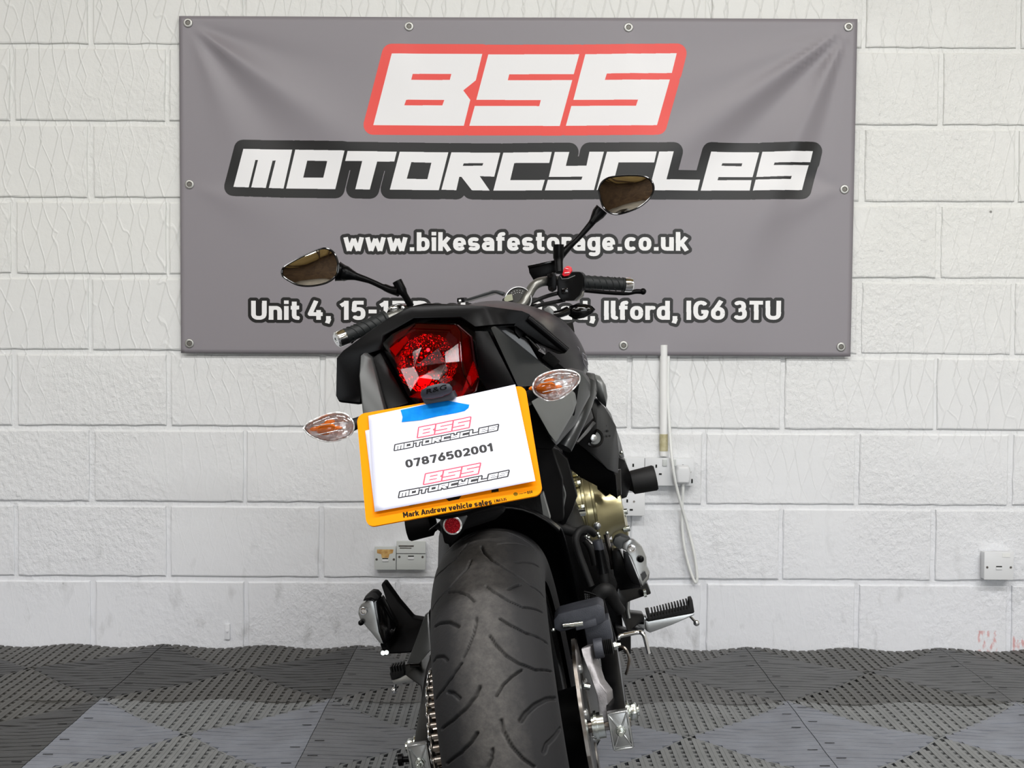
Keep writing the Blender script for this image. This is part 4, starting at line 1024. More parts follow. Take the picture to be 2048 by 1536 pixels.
# right flank: outer cover, raised lighter panel, straps and a drawn glint in the gap
panel('tail_side_cover', [(1066,772,.04),(1104,741,.10),(1140,738,.16),(1166,744,.2),(1181,762,.22),(1180,792,.22),(1150,850,.16),(1113,893,.10),(1098,875,.07),(1060,800,.04)], .12, 'grey', bevel=.006)
panel('raised_panel', [(1060,800,.02),(1138,778,.12),(1150,786,.13),(1153,806,.13),(1148,824,.12),(1112,886,.06),(1098,868,.05)], .03, 'lgrey', bevel=.004)
panel('seat_strap', [(1083,716,.12),(1096,703,.12),(1121,722,.14),(1107,737,.14)], .02, 'rubber', bevel=.002)
panel('seat_strap', [(1026,634,.10),(1044,640,.10),(1048,664,.10),(1040,676,.09),(1030,664,.09)], .02, 'rubber', bevel=.002)
part(MB().tube(QL([(1050,672,.12),(1064,684,.13),(1077,698,.14)]), .0022, 8), 'silver_glint', 'alu')  # silvery glint in the gap, drawn as a thin bright rod
part(MB().tube(QL([(1056,636,.075),(1090,664,.08),(1134,701,.085)]), [.0052, .006, .0052], 12), 'grab_rail', 'satin')
# diagonal glossy frame tube
part(MB().tube(QL([(1176,768,.30),(1172,798,.27),(1160,830,.23),(1140,872,.20),(1128,896,.19)]), .0135, 16), 'frame_tube', 'grey')
# tank side, scoop and covers
def tank():
    rt = QL([(985,597),(1060,611),(1107,630),(1137,652),(1157,680),(1172,710),(1178,742),(1168,768),(1120,780)], .66)
    H_ = [(p.x, p.z) for p in rt]; mb = MB()
    zc = .9
    def rg(y, k, kz, dz): 
        a = [Vector((x * k, y, (z - zc) * kz + zc + dz)) for x, z in H_]; return a + [Vector((-v.x, v.y, v.z)) for v in reversed(a)]
    return part(mb.loft([rg(.48, .62, .72, -.05), rg(.56, .86, .9, -.02), rg(.66, 1, 1, 0), rg(.8, 1.02, 1.02, .005), rg(.92, .9, .95, 0), rg(1.0, .55, .7, -.02)]), 'fuel_tank', 'tankp')
tko = tank(); sb = tko.modifiers.new('smooth', 'SUBSURF'); sb.levels = 2; sb.render_levels = 2
for e_ in tko.data.edges: e_.use_edge_sharp = False
pts = [(1130,672,.60),(1146,678,.62),(1147,708,.60),(1140,715,.58),(1130,713,.57)]
# letters on the tank flank: pale outline strokes
mb = MB()
for pa in ([(1150,690),(1157,697),(1160,712),(1151,704),(1150,690)], [(1164,706),(1171,712),(1175,730)], [(1164,706),(1166,724),(1175,742)], [(1167,718),(1173,723)]):
    mb.tube([Q(x, y, .655) + Vector((.001, -.004, 0)) for x, y in pa], .0011, 6, sub=1)
part(mb, 'tank_lettering', mat('grey_tank_decal', (98, 97, 102), .3))
part(MB().dome(QL([(1182,746),(1200,752),(1211,770),(1215,795),(1212,815),(1196,800),(1183,775)], .42), (.004, -.02, 0), rings=5), 'tank_scoop', 'lgrey')
panel('tank_gap', [(1172,745,.36),(1190,748,.38),(1195,785,.38),(1190,800,.36),(1174,780,.34)], .05, 'gloss')
sc1 = panel('side_cover', [(1176,790,.36),(1196,800,.40),(1213,820,.44),(1232,853,.46),(1238,905,.46),(1236,948,.44),(1216,940,.40),(1194,917,.36),(1153,886,.30),(1166,862,.30),(1188,841,.33)], .08, 'satin', bevel=.004)
hc = Q(1189, 876, .335)
part(MB().lathe(hc, (.35, -1, .1), [(-.004, .0165), (.001, .0165), (.0012, .0135), (-.004, .0125)], 24, cap=False), 'bolt_recess', 'gloss', sc1)
part(MB().lathe(hc + Vector((0, .004, 0)), (.35, -1, .1), [(0, .012), (.001, .011)], 20), 'recess_floor', 'lgrey', sc1)
part(MB().lathe(hc + Vector((-.003, .002, 0)), (.35, -1, .1), [(0, .006), (.005, .006), (.006, .004)], 12), 'cover_bolt', 'alu', sc1)
for px, py in ((1200,840),(1206,841),(1211,852),(1215,862),(1205,852),(1219,872)):
    part(MB().lathe(Q(px, py, .425), (.4, -1, 0), [(0, .0022), (.0008, .002)], 10), 'vent_hole', 'dark', sc1)
panel('cover_ridge', [(1186,842,.325),(1192,846,.33),(1176,866,.305),(1156,886,.29),(1153,883,.29)], .02, 'holder', bevel=.0015)
panel('tank_shroud', [(1212,815,.55),(1222,828,.58),(1240,880,.62),(1249,915,.64),(1240,917,.62),(1234,900,.58),(1228,852,.54)], .06, 'grey', bevel=.003)
part(MB().ball(Q(1243, 905, .60), .004), 'shroud_bolt', 'zinc')
panel('radiator_cover', [(1232,912,.66),(1250,920,.68),(1260,945,.7),(1262,970,.7),(1254,996,.68),(1236,1001,.66),(1231,960,.64)], .10, 'satin', bevel=.006)
panel('radiator_cover', [(1229,945,.55),(1242,938,.56),(1243,990,.56),(1233,996,.55)], .03, 'gloss', bevel=.002)
# crash bungs
for s, (px, py), (qx, qy) in ((1, (1255,967), (1312,955)), (-1, (872,1046), (815,1058))):
    a, b_ = Q(px, py, .74), Q(qx, qy, .74); d = b_ - a; ln = d.length
    part(MB().lathe(a, d, [(0, .015), (.006, .018), (.010, .0245), (ln - .004, .0265), (ln, .024), (ln + .001, .012)], 28), 'crash_bung', 'rubber' if s > 0 else 'matt')

# ---- engine
part(MB().loft([[Vector((x * k, y, z)) for x, z in ((-.16, .30), (.14, .30), (.15, .42), (.13, .56), (.10, .66), (-.10, .66), (-.14, .56), (-.17, .42))] for y, k in ((.46, .8), (.52, 1), (.80, 1), (.88, .85))]), 'crankcase', 'engine', bevel=.012)
part(MB().loft([[Vector((x, y + (z - .6) * .35, z)) for x, y in ((-.19, .70), (.19, .70), (.19, .86), (-.19, .86))] for z in (.58, .76)]), 'cylinder_block', 'engine', bevel=.01)
cc = Q(1160, 1012, .60)
ec = Vector((cc.x, .62, cc.z))
def eng_x(px, py, y): return Q(px, py, y)
cl_ = [eng_x(1152, 1010, .60).x - .012, eng_x(1242, 1000, .60).x]
zt, zb = Q(1180, 951, .60).z, Q(1190, 1082, .60).z; cz_ = (zt + zb) / 2 - .012; rr = (zt - zb) / 2 + .010
x0_, x1_ = cl_
gc = part(MB().lathe(Vector((x0_, .66, cz_)), (1, 0, 0), [(0, rr), (.010, rr * 1.0), (.016, rr * .955), (.024, rr * .945), (.0255, rr * .975), (.0305, rr * .975), (.032, rr * .93), (.043, rr * .915), (.0445, rr * .94), (.049, rr * .94), (.050, rr * .90), (.062, rr * .84), (.075, rr * .70), (x1_ - x0_, rr * .60), (x1_ - x0_ + .002, rr * .5)], 56, mod=lambda t, d: 1 + (.022 * max(0, math.cos(5 * t + .6)) ** 10 if .012 < d < .055 else 0)), 'clutch_cover', 'gold')
for k in range(9):
    t = 2 * math.pi * k / 9 + .25; c = Vector((x0_ + .004, .66 - (rr + .004) * math.cos(t), cz_ + (rr + .004) * math.sin(t)))
    part(MB().cyl(c + Vector((-.004, 0, 0)), c + Vector((.018, 0, 0)), .0072, n=14), 'bolt_boss', 'gold', gc, bevel=.001, seg=1)
    part(MB().lathe(c + Vector((.018, 0, 0)), (1, 0, 0), [(0, .0058), (.006, .0058), (.0065, .004)], 6), 'cover_bolt', 'zinc', gc)
for k in range(4):
    part(MB().box(Vector((x0_ - .012 + .0, .66 - rr * .93, cz_ - .03 + .0 + k * 0)) + Vector((k * .007 - .01, 0, -.012)), (.004, .012, .04)), 'case_fin', 'gold', gc, bevel=.001)
part(MB().ball(Vector((x0_ + .045, .66 - rr * .93, cz_ - .022)), .008, sq=(1, .5, 1)), 'cover_plug', 'alu', gc)
# small round cap further out with its bolts
c = Q(1249, 1046, .68)
part(MB().lathe(Vector((c.x - .03, .70, c.z)), (1, 0, 0), [(0, .042), (.025, .042), (.033, .036), (.036, .02)], 32), 'ignition_cover', 'gold')
for px, py in ((1247,1024),(1252,1058),(1243,1030)): part(MB().cyl(Q(px, py, .655) - Vector((.006, 0, 0)), Q(px, py, .655) + Vector((.008, 0, 0)), .0058, n=12), 'cover_bolt', 'zinc', bevel=.0008, seg=1)
part(MB().cyl(Q(1206, 966, .58), Q(1222, 984, .58), .016, .014, n=20).box(Q(1212, 972, .565), (.034, .008, .010)), 'oil_filler_cap', 'satin', bevel=.0015)
part(MB().tube(QL([(1165,948,.58),(1176,952,.58)]), .005, 8).box(Q(1168, 948, .575), (.006, .006, .014)), 'case_clamp', 'zinc')
part(MB().cyl(Q(1148, 1027, .53), Q(1166, 1025, .55), .0075, n=14), 'case_bolt', 'zinc')
# black plates between plate and engine
panel('frame_plate', [(1095,891,.24),(1117,900,.26),(1135,918,.28),(1155,992,.28),(1145,1022,.27),(1130,1050,.26),(1112,1040,.25),(1110,990,.24)], .03, 'satin', bevel=.003)
part(MB().tube(QL([(1096,893,.232),(1104,906,.232),(1120,955,.232),(1130,985,.232),(1129,1000,.232),(1124,1026,.232)]), .0016, 6, sub=3), 'plate_edge', 'lgrey')
panel('undertail_edge', [(1080,990,.02),(1086,985,.02),(1101,1038,.05),(1097,1043,.05),(1086,1030,.03)], .03, 'lgrey', bevel=.002)
panel('frame_plate', [(1060,880,.15),(1098,880,.15),(1125,960,.18),(1128,1040,.18),(1095,1052,.16),(1085,1000,.14)], .05, 'matt', bevel=.004)
panel('inner_frame', [(1120,880,.34),(1160,890,.36),(1215,940,.42),(1232,950,.44),(1236,1000,.5),(1205,975,.5),(1160,955,.48),(1130,930,.4)], .05, 'matt', bevel=.004)
panel('inner_frame', [(1120,1045,.32),(1180,1080,.36),(1200,1120,.38),(1205,1200,.36),(1160,1230,.34),(1130,1150,.32)], .04, 'matt', bevel=.004)
panel('inner_frame', [(1180,1085,.46),(1232,1085,.46),(1246,1180,.44),(1205,1200,.44)], .04, 'engine', bevel=.004)
panel('inner_frame', [(1190,1195,.45),(1240,1190,.45),(1250,1300,.45),(1222,1310,.45),(1204,1250,.45)], .04, 'matt', bevel=.004)
# hoses and master cylinder
part(MB().tube(QL([(1100,1046,.26),(1124,1056,.27),(1148,1064,.28),(1168,1062,.30)]), .0085, 12), 'hose', 'rubber')
part(MB().tube(QL([(1182,1172,.24),(1170,1140,.24),(1157,1105,.24),(1151,1078,.24),(1160,1061,.25),(1175,1058,.27),(1188,1068,.29)]), .0062, 12), 'hose', 'rubber')
part(MB().tube(QL([(1170,1080,.33),(1182,1100,.33),(1190,1130,.33)]), .006, 10), 'hose', 'rubber')
part(MB().cyl(Q(1194, 1080, .28), Q(1199, 1100, .28), .0085, n=16), 'cylinder_cap', 'caliper', bevel=.001)
part(MB().tube(QL([(1198,1098,.28),(1204,1132,.28),(1206,1146,.28)]), [.0085, .009, .0105], 14, sub=2), 'master_cylinder', 'satin')
part(MB().cyl(Q(1207, 1146, .28), Q(1210, 1170, .28), .0095, .0085, n=16), 'cylinder_boot', 'rubber')
part(MB().cyl(Q(1209, 1170, .28), Q(1211, 1180, .28), .0042, n=8), 'push_rod', 'zinc')
part(MB().tube(QL([(1193,1200,.25),(1198,1188,.25),(1212,1180,.25),(1222,1190,.26),(1230,1206,.27),(1242,1222,.28)]), [.0125, .0125, .0125, .012, .010, .009], 14), 'rear_brake_boot', 'rubber')
for px, py in ((1195,1067),(1198,1073),(1172,1072),(1177,1075),(1214,1066)): part(MB().ball(Q(px, py, .27), .0032, 10), 'banjo_bolt', 'zinc')
part(MB().tube(QL([(1162,1068,.30),(1174,1078,.30),(1184,1088,.30)]), .0022, 6), 'spring_clip', 'alu')
part(MB().tube(QL([(1168,1183,.23),(1180,1186,.23),(1192,1190,.23)]), .0022, 8), 'heel_wire', 'satin')
# mesh grille
gm = part(MB().prism(QL([(1168,1184),(1186,1190),(1184,1208),(1174,1210)], .26), (0, .008, 0)), 'hose_guard', 'alu')
mb = MB()
for i in range(5): mb.tube(QL([(1168 + i * 4, 1184 + i, .258), (1172 + i * 3.4, 1209, .258)]), .0008, 6, sub=1)
for i in range(6): mb.tube(QL([(1168 + i, 1186 + i * 4, .258), (1187 - i * .3, 1189 + i * 4, .258)]), .0008, 6, sub=1)
part(mb, 'guard_wire', 'dark', gm)
part(MB().tube(QL([(1212,1068,.34),(1216,1088,.34),(1222,1112,.34),(1226,1138,.34)]), [.005, .0042, .0042, .0042], 8), 'linkage_rod', 'steel')

# ---- passenger footpeg carriers
def pegset_right():
    part(MB().prism(QL([(1236,1176,.30),(1294,1166,.33),(1303,1188,.33),(1262,1202,.31),(1242,1212,.30),(1232,1200,.30)]), (0, .05, 0)), 'peg_bracket', 'frame', bevel=.003)
    part(MB().prism(QL([(1224,1100,.30),(1240,1098,.30),(1262,1150,.29),(1284,1175,.29),(1240,1182,.30),(1228,1150,.30)]), (0, .05, 0)), 'peg_bracket', 'frame', bevel=.003)
    pg = part(MB().prism(QL([(1243,1098,.27),(1246,1086,.27),(1258,1079,.27),(1268,1080,.27),(1284,1094,.28),(1293,1115,.28),(1294,1132,.28),(1300,1146,.28),(1298,1158,.28),(1285,1174,.27),(1276,1150,.27),(1262,1116,.27),(1252,1102,.27)]), (0, .018, 0)), 'passenger_footpeg', 'alu', bevel=.003)
    part(MB().prism(QL([(1225,1088,.265),(1230,1075,.265),(1242,1070,.27),(1262,1078,.27),(1248,1086,.265),(1244,1100,.262),(1236,1098,.262)]), (0, .03, 0)), 'peg_rubber', 'grip', pg, bevel=.004)
    part(MB().prism(QL([(1246,1103,.262),(1256,1108,.262),(1283,1174,.262),(1264,1166,.262),(1250,1140,.262)]), (0, .02, 0)), 'peg_underside', 'satin', pg, bevel=.002)
    a = Q(1264, 1097, .265); part(MB().lathe(a, (0, -1, 0), [(0, .0072), (.004, .0065), (.0042, .004), (.001, .0035)], 16), 'pivot_pin', 'chrome', pg)
    a = Q(1281, 1118, .272); part(MB().lathe(a, (0, -1, 0), [(0, .0062), (.003, .0055), (.005, .002)], 14), 'peg_screw', 'satin', pg)
    part(MB().prism(QL([(1281,1148,.2715),(1290,1142,.2715),(1294,1152,.2715),(1286,1162,.2715)]), (0, .002, 0)), 'peg_hollow', 'holder', pg)
    for px, py in ((1287,1183),(1288,1190)): part(MB().cyl(Q(px, py, .318), Q(px + 5, py - 1, .318), .0042, n=12), 'bracket_bolt', 'zinc')
pegset_right()
def pegset_left():
    part(MB().prism(QL([(762,1170,.36),(766,1164,.36),(771,1166,.36),(798,1204,.34),(825,1236,.32),(848,1240,.30),(858,1222,.28),(864,1260,.26),(822,1306,.27),(768,1309,.27),(759,1288,.27),(785,1272,.28),(793,1250,.31),(776,1212,.34)]), (0, .03, 0)), 'peg_bracket', 'matt', bevel=.003)
    pg = part(MB().prism(QL([(716,1228,.26),(717,1216,.26),(722,1208,.26),(736,1200,.26),(747,1202,.26),(752,1228,.26),(758,1264,.26),(768,1289,.26),(758,1286,.26),(744,1268,.26),(735,1258,.26),(720,1240,.26)]), (0, .02, 0)), 'passenger_footpeg', 'alu', bevel=.003)
    part(MB().prism(QL([(724,1204,.252),(730,1193,.252),(742,1183,.255),(752,1185,.256),(761,1194,.256),(752,1204,.254),(742,1199,.252)]), (0, .03, 0)), 'peg_rubber', 'rubber', pg, bevel=.004)
    part(MB().prism(QL([(746,1202,.25),(761,1196,.255),(775,1222,.26),(793,1253,.265),(787,1272,.26),(768,1291,.25),(757,1258,.25)]), (0, .035, 0)), 'peg_underside', 'gloss', pg, bevel=.004)
    a = Q(727, 1222, .256); part(MB().lathe(a, (0, -1, 0), [(0, .0068), (.004, .006), (.0042, .004), (.001, .0035)], 16), 'pivot_pin', 'chrome', pg)
    a = Q(723, 1245, .256); part(MB().lathe(a, (-.3, -1, 0), [(0, .0048), (.004, .0045), (.006, .002)], 12), 'peg_screw', 'satin', pg)
    for px, py in ((766,1305),(773,1304)): part(MB().cyl(Q(px, py, .262), Q(px, py + 1, .255), .004, n=12), 'bracket_bolt', 'zinc')
pegset_left()
panel('heel_plate', [(850,1230,.22),(858,1224,.22),(862,1300,.18),(838,1328,.18),(812,1328,.20),(824,1300,.20)], .012, 'grey', bevel=.003)
panel('peg_hanger', [(809,1329,.34),(842,1322,.34),(860,1310,.3),(866,1360,.25),(862,1440,.15),(846,1420,.2),(840,1372,.3),(812,1352,.34)], .05, 'frame', bevel=.003)
part(MB().cyl(Q(820, 1331, .335), Q(840, 1331, .335), .0035, n=10), 'hanger_pin', 'gloss')
panel('swingarm_guard', [(848,1416,.08),(858,1380,.14),(866,1400,.12),(866,1500,.0),(833,1500,.0)], .04, 'matt', bevel=.002)
part(MB().tube(QL([(848,1416,.075),(840,1458,.035),(832,1500,-.005)]), .0012, 6, sub=2), 'guard_edge', 'alu')
# ---- rider footpegs
def footpeg(pts, rib0, rib1, ribh, body, ball, name_side, nr):
    pg = part(MB().prism(QL(body), (0, .03, 0)), 'rider_footpeg', 'alu', bevel=.002)
    part(MB().prism(QL(pts), (0, .034, 0)), 'peg_rubber', 'rubber', pg, bevel=.0015)
    mb = MB()
    for i in range(nr):
        t = i / (nr - 1); a = Q(rib0[0] + (rib1[0] - rib0[0]) * t, rib0[1] + (rib1[1] - rib0[1]) * t, rib0[2])
        b_ = Q(rib0[0] + (rib1[0] - rib0[0]) * t + 3, rib0[1] + (rib1[1] - rib0[1]) * t + ribh, rib0[2])
        c = (a + b_) / 2; mb.box(c + Vector((0, .014, 0)), (.0029, .030, abs(a.z - b_.z)))
    part(mb, 'tread_rib', 'rubber', pg)
    part(MB().tube(QL([ball[0], ball[1]]), .0026, 8, sub=1).ball(Q(*ball[1]), .0058, 14), 'feeler_bolt', 'chrome', pg)
    return pg
footpeg([(1291,1223,.44),(1299,1222,.44),(1301,1234,.44),(1378,1217,.44),(1378,1200,.44),(1385,1199,.44),(1389,1225,.44),(1296,1243,.44)], (1304,1221,.44), (1374,1203,.44), 17,
        [(1290,1240,.442),(1297,1243,.442),(1388,1226,.442),(1389,1230,.442),(1344,1250,.442),(1300,1266,.442),(1292,1262,.442)], [(1380,1232,.45), (1393,1246,.45)], 'right', 13)
part(MB().prism(QL([(1266,1240,.45),(1272,1234,.45),(1293,1234,.45),(1295,1262,.45),(1270,1250,.45)]), (0, .025, 0)), 'peg_clevis', 'alu', bevel=.003)
part(MB().cyl(Q(1270, 1242, .446), Q(1288, 1243, .446), .0055, n=12), 'clevis_pin', 'satin')
panel('peg_hanger', [(1248,1165,.42),(1258,1190,.42),(1256,1225,.43),(1285,1228,.44),(1290,1240,.44),(1268,1256,.44),(1290,1262,.44),(1256,1266,.42),(1242,1230,.42),(1240,1190,.42)], .03, 'frame', bevel=.003)
panel('lower_frame', [(1230,1255,.40),(1262,1270,.42),(1262,1310,.44),(1250,1310,.42)], .05, 'engine', bevel=.004)
part(MB().tube(QL([(1253,1168,.40),(1256,1190,.40),(1255,1218,.40),(1258,1236,.40)]), .004, 8), 'hanger_edge', 'alu')
part(MB().tube(QL([(1236,1278,.38),(1240,1272,.38),(1272,1265,.40),(1284,1266,.40),(1290,1276,.40),(1297,1307,.40)]), .0042, 10, sub=4), 'brake_pedal', 'chrome')
footpeg([(779,1346,.40),(806,1341,.40),(809,1350,.40),(783,1361,.40)], (781,1334,.40), (803,1330,.40), 16,
        [(783,1361,.402),(800,1356,.402),(809,1350,.402),(842,1352,.39),(842,1360,.39),(788,1370,.402)], [(791,1365,.41), (789,1381,.41)], 'left', 5)

# ---- rear indicators
def indicator(px_out, cpx, y, stalk, bulb):
    o = QL(px_out, y); cen = Q(cpx[0], cpx[1], y)
    hs = part(MB().dome([p + Vector((0, .001, 0)) for p in o], (0, .028, 0), rings=6, center=cen + Vector((0, .001, 0)), close=False), 'indicator_body', 'satin')
    part(MB().dome([cen + (p - cen) * .93 for p in o], (0, .016, 0), rings=7, center=cen, close=False), 'reflector', 'facetw', hs)
    part(MB().dome(o, (0, -.011, 0), rings=7, center=cen, close=False), 'clear_lens', 'clearglass', hs)
    # ribbed rim and prism ribs, chrome white to stand in for bright streaks
    mb = MB(); n = len(o)
    mb.tube([cen + (p - cen) * .97 + Vector((0, -.002, 0)) for p in o + [o[0]]], .0012, 6, sub=4, cap=False)
    part(mb, 'lens_rim', 'facetw', hs)
    mb = MB()
    for k in (-.35, .3):
        a = min(p.x for p in o) - cen.x; b_ = max(p.x for p in o) - cen.x; hz = max(p.z for p in o) - cen.z
        for s_ in (-1, 1):
            mb.tube([cen + Vector((a * .55, -.0085, k * hz)), cen + Vector((0, -.0105 , k * hz * .9)), cen + Vector((b_ * .6, -.008, k * hz * .75))], .0007, 6, sub=3)
    part(mb, 'lens_prism', 'facetw', hs)
    part(MB().ball(Q(bulb[0], bulb[1], y) + Vector((0, .000, 0)), .0105, 16, sq=(1.4, .7, .85)), 'amber_bulb', 'amber', hs)
    for dx, dz in ((-.017, .003), (.015, -.002), (.006, .009)):
        part(MB().ball(Q(bulb[0], bulb[1], y) + Vector((dx, .005, dz)), .005, 10, sq=(1.6, .3, .7)), 'amber_glint', 'amber', hs)
    part(MB().tube(QL(stalk), [.010, .0085, .009], 12), 'indicator_stalk', 'rubber', hs)
indicator([(1064,776),(1067,764),(1075,754),(1092,745),(1118,739),(1144,741),(1157,747),(1161,754),(1158,766),(1140,785),(1118,799),(1095,802),(1079,795),(1068,786)], (1108, 770), -.05,
          [(1078,778,-.03),(1062,790,-.02),(1045,800,0.0)], (1092, 776))
indicator([(606,857),(612,848),(623,841),(653,828),(676,824),(694,828),(706,840),(710,852),(707,864),(697,874),(670,883),(644,882),(618,870)], (664, 854), -.05,
          [(695,854,-.03),(715,846,-.02),(740,838,0.0)], (652, 858))

# ---- handlebar and controls (bars turned to the left lock)
HB = part(MB().tube(QL([(1150,562,1.07),(1110,562,1.04),(1082,564,1.01),(1066,574,1.0),(1055,592,.985),(1040,612,.97),(1000,620,.94)]), .0112, 14, sub=5), 'handlebar', 'tubeg')
part(MB().tube(QL([(1000,620,.94),(920,626,.88),(850,630,.84),(800,628,.80),(770,640,.78)]), .0112, 12, sub=4), 'handlebar', 'tubeg')
def grip(a, b_, n_sp, endc):
    d = b_ - a; ln = d.length
    prof = [(0, .019), (.006, .019), (.008, .0160), (ln * .1, .0158), (ln * .95, .0152), (ln * .955, .0165), (ln, .0160)]
    g = part(MB().lathe(a, d, prof, 28), 'grip', 'grip')
    ax, u, v = frame_of(d); mb = MB()
    for k in range(5):                                    # slanting moulded ribs
        for ph in range(3):
            pp = []
            for i in range(7):
                t = i / 6; ang = ph * 2.09 + t * 1.9 + k * .2; dd = ln * (.12 + k * .16 + t * .13)
                pp.append(a + ax * dd + (u * math.cos(ang) + v * math.sin(ang)) * .0158)
            mb.tube(pp, .0011, 5, sub=1)
    part(mb, 'grip_rib', 'grip', g)
    e = part(MB().lathe(b_, d, [(0, .0125), (.001, .0172), (.013, .0172), (.018, .0165), (.021, .013), (.0212, .006), (.016, .0055)], 28), 'bar_end_weight', 'chrome')
    part(MB().lathe(b_ + ax * .016, d, [(0, .0055), (.004, .0055)], 6), 'end_screw', 'zinc', e)
grip(Q(1162, 564, 1.075), Q(1248, 569, 1.10), 5, 1)
grip(Q(772, 638, .77), Q(690, 673, .72), 5, -1)
sw = part(MB().prism(QL([(1113,560,1.02),(1119,548,1.02),(1134,543,1.03),(1160,543,1.04),(1168,552,1.05),(1168,572,1.05),(1160,590,1.04),(1148,602,1.03),(1124,602,1.02),(1114,590,1.02)]), (.008, .045, 0)), 'switch_housing', 'satin', bevel=.005)
part(MB().prism(QL([(1124,550,1.012),(1128,536,1.012),(1135,531,1.012),(1143,534,1.012),(1145,541,1.012),(1138,551,1.012),(1128,553,1.012)]), (0, .015, 0)), 'kill_switch', 'redsw', sw, bevel=.002)
part(MB().tube(QL([(1131,537,1.010),(1137,538,1.010)]), .0006, 5, sub=1).tube(QL([(1129,546,1.010),(1139,545,1.010)]), .0008, 5, sub=1), 'switch_marking', 'white', sw)
part(MB().tube(QL([(1121,552,1.015),(1124,558,1.012),(1136,557,1.012),(1150,551,1.02)]), .0010, 6, sub=1), 'switch_edge', 'lgrey', sw)
part(MB().box(Q(1130, 582, 1.015), (.014, .006, .012)), 'starter_button', 'gloss', sw, bevel=.002)
part(MB().prism(QL([(1094,549,1.0),(1108,544,1.0),(1113,552,1.0),(1113,578,1.0),(1104,584,1.0),(1096,580,1.0)]), (0, .04, 0)), 'perch_clamp', 'satin', bevel=.004)
for px, py in ((1101,551),(1102,578)): part(MB().lathe(Q(px, py, .995), (0, -1, 0), [(0, .0055), (.006, .0055), (.006, .003), (.003, .003)], 12), 'clamp_bolt', 'gloss')
part(MB().prism(QL([(1056,533,1.12),(1110,523,1.12),(1112,545,1.12),(1085,556,1.12),(1068,563,1.12),(1058,546,1.12)]), (.01, .05, 0)), 'brake_reservoir', 'satin', bevel=.003)
part(MB().prism(QL([(1055,531,1.115),(1110,520,1.115),(1110,524,1.115),(1056,536,1.115)]), (.01, .055, 0)), 'reservoir_lid', 'gloss', bevel=.001)
part(MB().tube(QL([(1110,560,1.10),(1150,576,1.12),(1180,582,1.13),(1247,587,1.15),(1272,583,1.16),(1287,584,1.16)]), [.007, .006, .005, .0048, .006, .006], 10, sub=4).ball(Q(1286, 583, 1.16), .008, 12), 'brake_lever', 'satin')
part(MB().prism(QL([(1146,596,1.05),(1168,580,1.06),(1168,592,1.06),(1152,603,1.05)]), (0, .03, 0)), 'throttle_case', 'tubeg', bevel=.003)
part(MB().tube(QL([(1118,586,1.03),(1095,592,1.02),(1070,602,1.0),(1040,616,.98)]), .0045, 8), 'throttle_cable', 'rubber')
part(MB().tube(QL([(1130,600,1.04),(1100,606,1.03),(1075,612,1.0),(1052,624,.98)]), .0045, 8), 'throttle_cable', 'rubber')
# left controls, mostly hidden behind the tail
part(MB().prism(QL([(768,634,.80),(778,612,.80),(797,606,.80),(815,612,.80),(822,632,.80),(790,650,.80)]), (.01, .045, 0)), 'switch_housing', 'gloss', bevel=.005)
part(MB().ball(Q(786, 617, .795), .010, 14, sq=(1.2, .7, .6)), 'horn_button', 'chrome'); part(MB().ball(Q(806, 616, .795), .006, 12, sq=(.8, .7, 1)), 'switch_button', 'chrome')
part(MB().tube(QL([(806,620,.88),(760,650,.86),(720,668,.84),(700,684,.83)]), [.007, .006, .005, .006], 10), 'clutch_lever', 'satin')

# ---- mirrors
def mirror(outl, y, cpx, arm_, radii, clamp, cr_, nrmv):
    o = QL(outl, y); cen = Q(cpx[0], cpx[1], y); nv = Vector(nrmv).normalized()
    # tilt the head about its centre so the glass faces the rider
    def tilt(p): d = p - cen; return p + Vector((0, -(d.x * nv.x + d.z * nv.z) / nv.y, 0))
    o = [tilt(p) for p in o]
    h = part(MB().dome([cen + (p - cen) * 1.0 for p in o], (0, .035, -.004), rings=8, center=cen, power=.5), 'mirror_shell', 'gloss')
    mb = MB(); mb.tube([p + Vector((0, -.001, 0)) for p in o + [o[0]]], .0022, 8, sub=5, cap=False); part(mb, 'mirror_rim', 'gloss', h)
    g = [cen + (p - cen) * .955 + Vector((0, -.0022, 0)) for p in o]
    # smooth outline
    gl = []
    n = len(g)
    for i in range(n):
        p0, p1, p2, p3 = g[i - 1], g[i], g[(i + 1) % n], g[(i + 2) % n]
        for k in range(5):
            t = k / 5; gl.append(.5 * ((2 * p1) + (-p0 + p2) * t + (2 * p0 - 5 * p1 + 4 * p2 - p3) * t * t + (-p0 + 3 * p1 - 3 * p2 + p3) * t ** 3))
    part(MB().dome(gl, (0, -.0035, 0), rings=6, center=cen + Vector((0, -.0022, 0)), power=1.0, close=False), 'mirror_glass', 'mirror', h)
    part(MB().tube(QL(arm_), radii, 14, sub=4), 'mirror_stem', 'satin')
    part(MB().tube(QL(clamp), cr_, 16, sub=2), 'mirror_mount', 'satin')
mirror([(1197,380),(1203,365),(1213,357),(1226,353.5),(1258,351.5),(1288,354),(1302,363),(1307,379),(1300,396),(1277,415),(1243,427),(1222,426),(1206,412)], 1.08, (1252, 388),
       [(1204,418,1.10),(1196,428,1.10),(1186,442,1.09),(1180,450,1.09),(1160,473,1.085),(1148,485,1.08),(1140,492,1.08),(1130,502,1.075),(1117,517,1.07)], [.016, .0155, .0085, .0075, .006, .006, .0075, .0085, .010],
       [(1117,489,1.065),(1117,515,1.065),(1118,524,1.06),(1119,545,1.05)], [.0125, .0125, .009, .0085], (-.16, -1, -.01))
